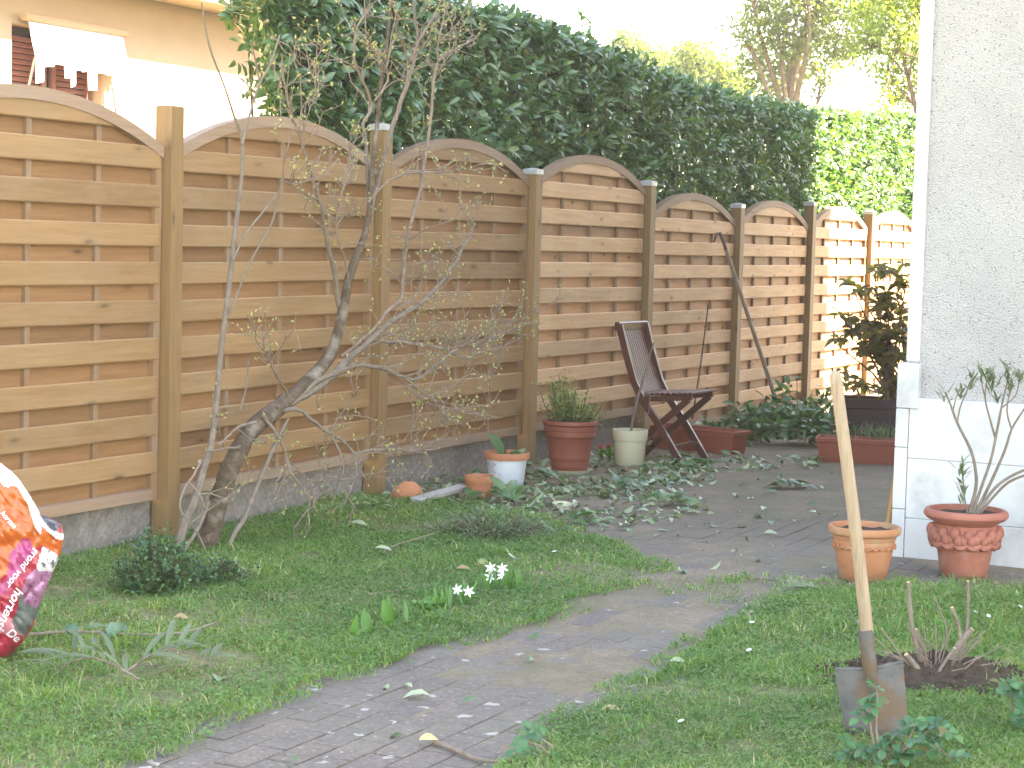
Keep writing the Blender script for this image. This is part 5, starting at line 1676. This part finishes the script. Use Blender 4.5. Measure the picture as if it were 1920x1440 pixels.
litter('leaf_litter', [
    ([(585, 962), (700, 925), (860, 900), (1000, 868), (1130, 842), (1220, 872), (1330, 870), (1330, 900), (1180, 930), (1050, 950), (960, 975), (760, 965)], 1000, .06, .45),
    ([(1130, 845), (1300, 850), (1400, 860), (1560, 855), (1520, 880), (1380, 890), (1200, 885)], 260, .04, .4),
    ([(940, 930), (1200, 890), (1330, 900), (1320, 960), (1180, 990), (1050, 1005), (960, 975)], 380, .02, .55),
    ([(1000, 890), (1560, 870), (1600, 960), (1400, 1000), (1050, 1010)], 70, .01, .6),
    ([(560, 960), (1000, 1000), (1500, 1010), (1560, 1080), (1250, 1090), (900, 1060), (600, 1020)], 40, .01, .6),
    ([(200, 1100), (1000, 1050), (1300, 1200), (900, 1440), (100, 1440)], 16, .01, .5)])

def sprig(name, label, px, py, ang, L_, nleaf, lsize, lw, mat, lift=.02, up=.25, group=None, cat='cut branch', stemr=.003, rlo=.1, rhi=.8):
    g = G(px, py); o = empty(name, (g.x, g.y, g.z + (.03 if on_left(np.array([g.x]), np.array([g.y]))[0] else .006))); tag(o, label, cat, group)
    d = Vector((math.cos(ang), math.sin(ang), 0)); sd = Vector((-d.y, d.x, 0))
    pts = [d*L_*(t-.5) + sd*.03*math.sin(t*3)*L_/.3 + Vector((0, 0, .004 + lift*math.sin(t*math.pi))) for t in (0, .25, .5, .75, 1)]
    mb = MB(); mb.tube(pts, [stemr, stemr*.9, stemr*.8, stemr*.6, stemr*.4], 6); mb.build('stem', MT['twig'], o, True)
    for k in range(nleaf):
        t = .12 + .9*k/nleaf; i = min(int(t*4), 3); p = pts[i].lerp(pts[i+1], min(1, t*4-i)); s = 1 if k % 2 else -1
        foliage_obj('leaf', [p], [d*random.uniform(.3, .9) + sd*s*random.uniform(.5, 1) + Vector((0, 0, random.uniform(-.02, up)))], [Vector((random.gauss(0, .35), random.gauss(-.2, .3), 1))],
                    np.array([lsize*random.uniform(.75, 1.2)]), np.array([lw*random.uniform(.85, 1.15)]), MT[mat], o, rnd=rng.uniform(rlo, rhi, 1), curl=.3)
    return o
G1 = 'cut laurel sprigs on the paving'
sprig('laurel_sprig', 'flat dark green laurel sprig alone on the bare paving right of the litter', 1470, 918, .2, .26, 12, .11, .045, 'cutlaurel', .03, .2, G1, rlo=0, rhi=.45)
sprig('laurel_sprig', 'upright dark green laurel leaf tuft on paving below the cream pot', 1163, 922, 1.2, .16, 8, .11, .05, 'cutlaurel', .05, 1.3, G1, rlo=.1, rhi=.5)
sprig('laurel_sprig', 'pale laurel leaf bunch on the paving below the folding chair', 1258, 950, .5, .22, 10, .11, .05, 'cutlaurel', .03, .6, G1, rlo=.4, rhi=.8)
sprig('laurel_sprig', 'pale green laurel bunch right in front of the painted white pot', 958, 945, 1.9, .22, 12, .12, .05, 'cutlaurel', .05, 1.0, G1, rlo=.35, rhi=.75)
sprig('laurel_sprig', 'green laurel bunch leaning on the small terracotta pot front', 888, 948, 1.2, .15, 8, .09, .035, 'cutlaurel', .04, 1.0, G1, rlo=.1, rhi=.5)
sprig('laurel_sprig', 'pale broken laurel bunch by the cream saucer on the paving', 1088, 985, .9, .2, 9, .10, .045, 'cutlaurel', .03, .7, G1, rlo=.25, rhi=.8)
sprig('laurel_sprig', 'laurel bunch lying against the saucer of the large red-brown pot', 1040, 910, 2.2, .2, 9, .11, .05, 'cutlaurel', .05, .9, G1, rlo=.1, rhi=.6)
sprig('laurel_sprig', 'laurel leaves lying before the front chair leg', 1300, 878, .3, .25, 11, .10, .045, 'cutlaurel', .03, .5, G1, rlo=.2, rhi=.8)
sprig('narrow_leaf_branch', 'cut branch with long narrow leaves on the lawn near the bag, left one', 185, 1285, 2.75, .30, 14, .17, .021, 'oleander', .06, .9, 'narrow-leaved cuttings on the left lawn', stemr=.004)
sprig('narrow_leaf_branch', 'cut branch with long narrow leaves on the left lawn, right one nearer the path', 320, 1275, .35, .28, 14, .16, .021, 'oleander', .06, .9, 'narrow-leaved cuttings on the left lawn', stemr=.004)
sprig('pale_cutting', 'pale narrow-leaved cutting at the path edge below the terracotta pot', 1495, 1120, .7, .28, 13, .09, .020, 'sage', .03, .5, 'pale cuttings by the right lawn', rlo=.7, rhi=1)
sprig('pale_cutting', 'small pale leaf tuft on the paving left of the larger pale cutting', 1408, 1160, 1.6, .08, 5, .06, .018, 'sage', .01, .3, 'pale cuttings by the right lawn', rlo=.8, rhi=1)
sprig('pale_cutting', 'pale leaf cutting on the lawn between the spade and the stump', 1690, 1178, 2.6, .14, 6, .07, .014, 'sage', .01, .3, 'pale cuttings by the right lawn', rlo=.8, rhi=1)
def ground_twig(name, label, pts, r_, mat, cat='twig', leaves=()):
    q = [G(x, y) + Vector((0, 0, .005 + r_)) for x, y in pts]
    q = [p + Vector((0, 0, .030 if on_left(np.array([p.x]), np.array([p.y]))[0] or on_right(np.array([p.x]), np.array([p.y]))[0] else 0)) for p in q]
    o = empty(name, tuple(q[0])); tag(o, label, cat)
    a, b = smooth_path([(p - q[0], r_*(1 - .5*i/len(q))) for i, p in enumerate(q)], 3)
    mb = MB(); mb.tube(a, b, 7); mb.build('stem', MT[mat], o, True)
    for (x, y, L_, W_, m_, rv) in leaves:
        g = G(x, y) - q[0] + Vector((0, 0, .03)); an = random.uniform(0, 6.28)
        foliage_obj('leaf', [g], [Vector((math.cos(an), math.sin(an)*.6, .3))], [Vector((.1, -.5, 1))], np.array([L_]), np.array([W_]), MT[m_], o, rnd=np.array([rv]))
    return o
ground_twig('fallen_twig', 'long reddish twig with dark leaves lying on the lawn beside the bag', [(55, 1212), (120, 1207), (190, 1208), (260, 1212), (345, 1208), (405, 1188)], .006, 'twig', leaves=((150, 1208, .09, .05, 'laurel', .3), (205, 1212, .10, .06, 'laurel', .5), (240, 1200, .06, .04, 'laurel', .2), (160, 1195, .07, .03, 'laurel', .6)))
ground_twig('fallen_twig', 'forked grey twig lying on the pavers at the bottom edge', [(812, 1398), (850, 1412), (885, 1428), (925, 1436), (985, 1437)], .0075, 'bark_grey')
ground_twig('fallen_twig', 'pale stick lying across the edge of the right lawn toward the cutting', [(1352, 1090), (1410, 1088), (1460, 1094), (1495, 1100)], .005, 'sage' if False else 'bark_grey')
ground_twig('fallen_twig', 'thin twig with one pale leaf lying in the grass before the grey-green ground shrub', [(718, 1050), (745, 1036), (780, 1026), (815, 1014)], .0032, 'sage' if False else 'twig', leaves=((735, 1046, .09, .03, 'cutlaurel', .95),))
ground_twig('fallen_twig', 'thin brown stem lying in the lawn left of the bulb leaves', [(690, 1132), (740, 1125), (805, 1114)], .0024, 'twig')
def one_leaf(label, px, py, L_, W_, mat, rv, an=None):
    g = G(px, py) + Vector((0, 0, .022)); an = random.uniform(0, 6.28) if an is None else an
    o = foliage_obj('fallen_leaf', [(0, 0, 0)], [(math.cos(an), math.sin(an), .06)], [(.1, -.35, 1)], np.array([L_]), np.array([W_]), MT[mat], None, rnd=np.array([rv]), curl=.3)
    o.location = g; tag(o, label, 'leaf', 'single fallen leaves')
one_leaf('pale leaf lying on the paving stones right of the litter, nearest the terracotta pot', 1432, 1008, .075, .035, 'cutlaurel', 1, .1)
one_leaf('pale leaf lying on grass at the far end of the left lawn', 655, 990, .10, .045, 'cutlaurel', .98, -.3)
one_leaf('pale blue-green leaf standing in grass near the narrow-leaved cuttings', 408, 1290, .07, .05, 'cutlaurel', .85, 1.5)
one_leaf('brown dry leaf at the rim of the right lawn beside the path', 1125, 1345, .075, .03, 'dryleaf', .7, .2)
one_leaf('tan dry leaf on the pavers at the end of the forked twig', 785, 1402, .06, .035, 'dryleaf', 1, .3)
one_leaf('curled brown leaf in the left lawn just above the lower white flower', 855, 1076, .07, .03, 'dryleaf', .4, .2)
one_leaf('tan leaf on the left lawn midway between bag and path', 325, 1170, .06, .035, 'dryleaf', .6, .1)
one_leaf('pale leaf on the path by the right lawn rim', 1255, 1252, .06, .03, 'cutlaurel', 1, .1)

# ================================================================== CUT STUMP
mc = G(1752, 1285)
mb = MB(); nr, na = 12, 40
vs = [(0, 0, .05)]
for i in range(1, nr+1):
    for k in range(na):
        a = 2*math.pi*k/na; q = i/nr
        rad = .36*q*(1 + .16*noise.noise((math.cos(a)*1.5, math.sin(a)*1.5, 2)))
        x, y = rad*math.cos(a)*1.05, rad*math.sin(a)*.85
        h = .085*(1-q)**.8 + (.03*noise.noise((x*16, y*16, 3)) + .018*noise.noise((x*45, y*45, 9)))*(1 - .6*q) - .012*q
        vs.append((x, y, h))
fs = [(0, 1+k, 1+(k+1) % na) for k in range(na)]
for i in range(nr-1):
    for k in range(na):
        b = 1 + i*na
        fs.append((b+k, b+na+k, b+na+(k+1) % na, b+(k+1) % na))
mb.add(vs, fs)
for k in range(160):
    a = random.uniform(0, 6.28); q = .37*math.sqrt(random.random())
    c = Vector((q*math.cos(a)*1.05, q*math.sin(a)*.85, .07*(1-q/.38) + .006)); bm = bmesh.new(); bmesh.ops.create_icosphere(bm, subdivisions=1, radius=random.uniform(.006, .018))
    mb.add([c + v.co + Vector(rdirs(1)[0])*.003 for v in bm.verts], [tuple(v.index for v in f.verts) for f in bm.faces]) ; bm.free()
o = mb.build('soil_mound', MT['soil']); o.location = mc + Vector((.01, .04, .012)); tag(o, kind='stuff')
stp = empty('shrub_stump', tuple(mc)); tag(stp, 'cut back shrub stump of short pale-ended stems in dug soil behind the spade', 'stump')
def A(px, py, dy=0): return AY(px, py, mc.y + dy) - mc
for pts, dy in (([(1748, 1292, 16), (1723, 1228, 14), (1710, 1175, 12), (1703, 1092, 10)], 0), ([(1755, 1288, 13), (1732, 1222, 11), (1718, 1180, 9)], .05),
                ([(1770, 1285, 22), (1786, 1235, 19), (1802, 1203, 17), (1823, 1180, 16)], -.03), ([(1801, 1198, 10), (1796, 1168, 8), (1785, 1139, 8)], -.03),
                ([(1745, 1290, 16), (1718, 1250, 14), (1699, 1227, 13)], -.06), ([(1747, 1285, 9), (1695, 1237, 7), (1672, 1205, 5), (1654, 1180, 4)], -.03),
                ([(1780, 1280, 9), (1806, 1215, 8), (1814, 1165, 8), (1815, 1090, 8)], .06), ([(1762, 1285, 6), (1775, 1190, 5), (1765, 1150, 4), (1752, 1118, 3)], .08), ([(1775, 1285, 10), (1760, 1262, 9), (1790, 1215, 8)], -.08)):
    mb = MB(); a, b = smooth_path([(A(x, y, dy), w_*mpp(mc)/2*.7) for (x, y, w_) in pts], 4)
    mb.tube(a, [r_*(1+.08*math.sin(i*2.1)) for i, r_ in enumerate(b)], 9, 0, True)
    d = (a[-1]-a[-2]).normalized(); mb.tube([a[-1] - d*.001, a[-1] + d*.002], [b[-1]*1.0, b[-1]*.96], 9, 1)
    mb.build('stem', [MT['bark_grey'], MT['cutwood']], stp)

mb = MB()
for k in range(36):
    a = random.uniform(0, 6.28); q = random.uniform(.02, .17); e = Vector((math.cos(a)*q*1.6, math.sin(a)*q, random.uniform(.06, .22)))
    b = Vector((math.cos(a)*q*.4, math.sin(a)*q*.4, .03)); mb.tube([b, b.lerp(e, .5) + Vector((random.gauss(0, .015), 0, .01)), e], [.003, .0025, .0015], 5)
tag(mb.build('thin_shoots', MT['twig'], stp), kind='stuff')

# ================================================================== ROSE SHOOTS (foreground)
def rose(label, base_px, tips, y, lsz=.040):
    g = G(*base_px); g = Vector((g.x, y, 0)); o = empty('rose_shoot', tuple(g)); tag(o, label, 'plant', 'leafy rose shoots in the right lawn')
    stems_, P_, D_, N_ = MB(), [], [], []
    for (x, yy, n_, rad) in tips:
        e = AY(x, yy, y + random.uniform(-.06, .06)) - g
        m_ = e*.5 + Vector((random.uniform(-.02, .02), 0, .01))
        stems_.tube([Vector((0, 0, 0)), m_, e], [.004, .003, .002], 5)
        for k in range(n_):
            c = e + Vector((random.gauss(0, rad), random.gauss(0, rad*.7), random.gauss(0, rad*.7)))
            an = random.uniform(0, 6.28); d = Vector((math.cos(an), math.sin(an)*.7, random.gauss(0, .35))).normalized()
            stems_.tube([e, c, c + d*lsz*.9], [.0014, .0012, .001], 4)
            nn = Vector((random.gauss(0, .4), random.gauss(-.5, .35), .9))
            sd = d.cross(nn).normalized()
            for (t, s) in ((.0, 1), (.0, -1), (.5, 1), (.5, -1), (.9, 0)):
                P_.append(c + d*lsz*t); D_.append(d*(.5 if s else 1) + sd*s*.9); N_.append(nn)
    n = len(P_); stems_.build('stem', MT['twig'], o)
    for i in range(n):
        foliage_obj('leaf', P_[i:i+1], D_[i:i+1], N_[i:i+1], rng.uniform(.8, 1.15, 1)*lsz*.85, rng.uniform(.8, 1.1, 1)*lsz*.62, MT['rose'], o, rnd=np.clip(rng.normal(.5, .25, 1), 0, 1), curl=.15)
rose('leafy rose shoots in front of the spade blade at the bottom edge', (1660, 1462), ((1628, 1312, 3, .016), (1645, 1300, 2, .012), (1600, 1408, 4, .03), (1650, 1405, 4, .025), (1690, 1390, 3, .02), (1740, 1372, 5, .03), (1760, 1400, 4, .025), (1720, 1355, 3, .02), (1620, 1432, 3, .03), (1700, 1430, 3, .03)), G(1660, 1450).y)
rose('leafy rose shoot cut by the right edge beside the dug soil', (1925, 1380), ((1895, 1305, 3, .02), (1905, 1335, 3, .02), (1925, 1300, 3, .02), (1900, 1280, 1, .01)), G(1900, 1375).y)
rose('small rose shoot at the path edge at the bottom centre', (1035, 1432), ((985, 1388, 2, .008), (1000, 1415, 3, .02), (1030, 1425, 2, .015), (1012, 1384, 1, .006)), G(1030, 1428).y)

# ================================================================== GRASS
def grass(name, n, bx, test, dens, lmin, lmax, seed, clover=.25):
    r = np.random.default_rng(seed)
    X = r.uniform(bx[0], bx[1], n); Y = r.uniform(bx[2], bx[3], n)
    px, py = 960 + 0*X, 0*X
    d = np.stack([X, Y, 0*X], -1) - CPOS; z = d @ f_; px = 960 + FPX*(d @ CR)/z; py = 720 - FPX*(d @ CU)/z
    ok = (px > -150) & (px < 2070) & (py < 1560)
    X, Y = X[ok], Y[ok]
    ok = test(X, Y); X, Y = X[ok], Y[ok]
    ok = r.uniform(0, 1, len(X)) < dens(X, Y); X, Y = X[ok], Y[ok]
    n = len(X)
    Z = lawnz(X, Y) - .004
    nz = wav(X*2.6, Y*2.6); nf = wav(X*7+2, Y*7)
    Lb = r.uniform(lmin, lmax, n)*(1 + .35*nf + .25*nz); Lb = np.clip(Lb, .008, None)
    Wb = r.uniform(.0026, .0052, n)*np.clip(Y/6.0, .8, 1.8)
    a = r.uniform(0, 6.283, n); tl = r.uniform(.15, 1.15, n)
    D = unit(np.stack([np.cos(a)*tl, np.sin(a)*tl, np.ones(n)], -1))
    b = a + r.normal(0, .6, n); S = np.stack([-np.sin(b), np.cos(b), 0*b], -1)
    P = np.stack([X, Y, Z], -1)
    bend = np.stack([np.cos(a), np.sin(a), -.55 + 0*a], -1)*(Lb*r.uniform(.05, .55, n))[:, None]
    m_ = P + D*(Lb*.55)[:, None]; t_ = P + D*Lb[:, None] + bend
    W2 = (Wb/2)[:, None]
    V = np.stack([P - S*W2, P + S*W2, m_ + S*W2*.8, m_ - S*W2*.8, t_], 1)
    n3 = wav(X*1.4+9, Y*1.7+4)
    rv = np.clip(.38 + .20*nz + r.normal(0, .17, n) + (r.uniform(0, 1, n) < .07 + .16*np.clip(-nf, 0, 1) + .30*np.clip(n3, 0, 1))*r.uniform(.3, .6, n), 0, 1)
    i0 = np.arange(n)[:, None]*5
    me = fast_mesh(name, V, i0 + np.array([[0, 1, 2, 3]]), i0 + np.array([[3, 2, 4]]), np.repeat(rv, 5), MT['grass'])
    o = link(name, me); tag(o, kind='stuff')
    # dead straw lying in the turf
    k = int(n*.035); j = r.choice(n, k, replace=False); an = r.uniform(0, 6.283, k); keepm = (wav(X[j]*2.2+1, Y[j]*2.2) > -.25); j, an = j[keepm], an[keepm]; k = len(j)
    d2 = np.stack([np.cos(an), np.sin(an), r.normal(.02, .12, k)], -1); L2 = r.uniform(.025, .075, k)[:, None]; s2 = np.stack([-np.sin(an), np.cos(an), 0*an], -1)*.0008*np.clip(Y[j]/6, .8, 1.8)[:, None]
    p2 = P[j] + np.array([0, 0, .02])*r.uniform(.3, 1.3, k)[:, None]
    V2 = np.stack([p2 - s2, p2 + s2, p2 + d2*L2*.5 + s2 + np.array([0, 0, .004]), p2 + d2*L2*.5 - s2 + np.array([0, 0, .004]), p2 + d2*L2], 1); i2 = np.arange(k)[:, None]*5
    o = link('straw', fast_mesh('straw', V2, i2 + np.array([[0, 1, 2, 3]]), i2 + np.array([[3, 2, 4]]), np.repeat(r.uniform(.82, 1, k), 5), MT['grass'])); tag(o, kind='stuff')
    # low round-leaved weeds and moss between the blades
    k = int(n*clover); j = r.choice(n, k, replace=False)
    P2 = P[j] + np.stack([r.normal(0, .01, k), r.normal(0, .01, k), r.uniform(.006, .030, k)], -1)
    an = r.uniform(0, 6.283, k)
    me = leaf_mesh('weeds', P2, np.stack([np.cos(an), np.sin(an), r.normal(.1, .3, k)], -1), np.stack([r.normal(0, .4, k), r.normal(-.1, .4, k), np.ones(k)], -1), r.uniform(.008, .018, k), r.uniform(.006, .013, k), MT['grass'],
                   np.clip(.22 + .15*nz[j] + r.normal(0, .15, k), 0, .75), simple=True)
    o = link('weeds', me); tag(o, kind='stuff')
    return n
mcx, mcy = mc.x, mc.y
bp1 = G(1490, 1305); bp2 = G(400, 1240); bp3 = G(250, 1330)
def bare(X, Y, c, rad): return 1 - .9*np.exp(-(((X-c[0])/rad)**2 + ((Y-c[1])/(rad*.7))**2))
def dl(X, Y): return np.clip(.64 + .62*wav(X*4, Y*4), .06, 1)*bare(X, Y, bp2, .16)*bare(X, Y, bp3, .14)*np.clip((foff(X, Y)+.05)/.12, .0, 1)
def dr(X, Y): return np.clip(.72 + .55*wav(X*4+5, Y*4), .08, 1)*bare(X, Y, (mcx + .01, mcy + .04), .40)*bare(X, Y, bp1, .13)*bare(X, Y, (sp.x, sp.y - .04), .15)
ng = grass('grass', 520000, (-3.3, 1.2, 4.3, 11.3), on_left, dl, .012, .036, 31, .45)
ng += grass('grass', 330000, (-.1, 3.0, 4.3, 8.8), on_right, dr, .015, .044, 32, .35)
tf = lambda X, Y: np.clip(wav(X*6+1, Y*6+2) - .30, 0, .4)*.9
grass('grass', 260000, (-3.3, 1.2, 4.3, 11.3), on_left, tf, .035, .075, 36, .05)
grass('grass', 190000, (-.1, 3.0, 4.3, 8.8), on_right, lambda X, Y: tf(X, Y)*bare(X, Y, (mcx, mcy + .04), .40)*bare(X, Y, (sp.x, sp.y - .04), .2), .035, .08, 37, .05)
# sparse grass creeping over the paving joints
creep = [[G(*p)[:2] for p in [(1120, 1080), (1250, 1045), (1420, 1060), (1560, 1080), (1700, 1090), (1960, 1090), (1960, 1120), (1560, 1125), (1380, 1150), (1180, 1115)]],
         [G(*p)[:2] for p in [(900, 1200), (1000, 1140), (1130, 1110), (1240, 1060), (1290, 1070), (1190, 1125), (1040, 1175), (930, 1215)]]]
grass('grass', 150000, (-.5, 3.2, 6.0, 9.6), lambda X, Y: inpoly(X, Y, creep[0]) | inpoly(X, Y, creep[1]), lambda X, Y: np.clip(.05 + .45*wav(X*5, Y*5), 0, .5)*np.where((X*N[0]+Y*N[1] > hN-.03) & (X*T[0]+Y*T[1] > hT-.03), 0, 1), .012, .032, 33, .3)
# loose blades straying over the lawn edges onto the paving
def rim(test):
    def f(X, Y):
        o = np.zeros(len(X), bool)
        for dx, dy in ((.09, 0), (-.09, 0), (0, .11), (0, -.11), (.06, .06), (-.06, .06), (.06, -.06), (-.06, -.06)): o |= test(X+dx, Y+dy)
        return o & ~test(X, Y) & (foff(X, Y) > .03)
    return f
grass('grass', 420000, (-2.2, 1.2, 4.3, 10.2), rim(on_left), lambda X, Y: np.clip(.22 + .6*wav(X*8, Y*8), 0, .8), .012, .034, 34, .3)
grass('grass', 330000, (-.3, 3.0, 4.3, 8.4), rim(on_right), lambda X, Y: np.clip(.22 + .6*wav(X*8, Y*8), 0, .8)*np.where((X*N[0]+Y*N[1] > hN-.03) & (X*T[0]+Y*T[1] > hT-.03), 0, 1), .012, .036, 35, .3)
# daisies
DA = (((1409, 1240), 'tiny white daisy left of the spade socket, level with it'), ((1822, 1165), 'left daisy of the pair right of the stump tips'), ((1847, 1172), 'right daisy of the pair right of the stump tips'), ((1905, 1155), 'tiny white daisy at the right edge below the red urn'),
      ((1284, 1378), 'tiny white daisy in the right lawn near the bottom edge'), 
      ((1410, 1188), 'tiny white daisy at the far rim of the right lawn below the pale tuft'), ((1042, 1052), 'tiny white daisy at the far tip of the left lawn'))
for i, ((x, y), lab) in enumerate(DA):
    g = G(x, y); mb = MB(); z = .045
    mb.tube([(0, 0, 0), (0, .002, z)], [.001, .001], 4, 0)
    for k in range(9):
        a = k*2*math.pi/9
        mb.add([(0, 0, z), (math.cos(a-.28)*.008, math.sin(a-.28)*.008, z+.002), (math.cos(a)*.0105, math.sin(a)*.0105, z+.001), (math.cos(a+.28)*.008, math.sin(a+.28)*.008, z+.002)], [(0, 1, 2, 3)], 1)
    o = mb.build('daisy', [MT['bulb'], MT['white_petal']]); o.location = g; o.rotation_euler = (random.uniform(.1, .5), random.uniform(-.3, .3), 0)
    tag(o, lab, 'daisy', 'daisies in the lawn')
print('blades', ng, 'tris', sum(len(m_.loop_triangles) or 0 for m_ in bpy.data.meshes))

# ================================================================== GLARE_VEIL (added thin volume that imitates veiling lens glare)
mb = MB(); mb.box((-560, -70, -1.4), (560, 960, 11.2))
veil_ = mb.build('glare_veil', newmat('glare_veil')[0])
nt = veil_.data.materials[0].node_tree
nt.nodes.remove(nt.nodes['Principled BSDF'])
pv_ = nt.nodes.new('ShaderNodeVolumePrincipled'); pv_.inputs['Density'].default_value = GLARE_VEIL; pv_.inputs['Color'].default_value = (.97, .98, 1, 1); pv_.inputs['Anisotropy'].default_value = 0.3
nt.links.new(pv_.outputs[0], nt.nodes['Material Output'].inputs['Volume'])
tag(veil_, kind='stuff')
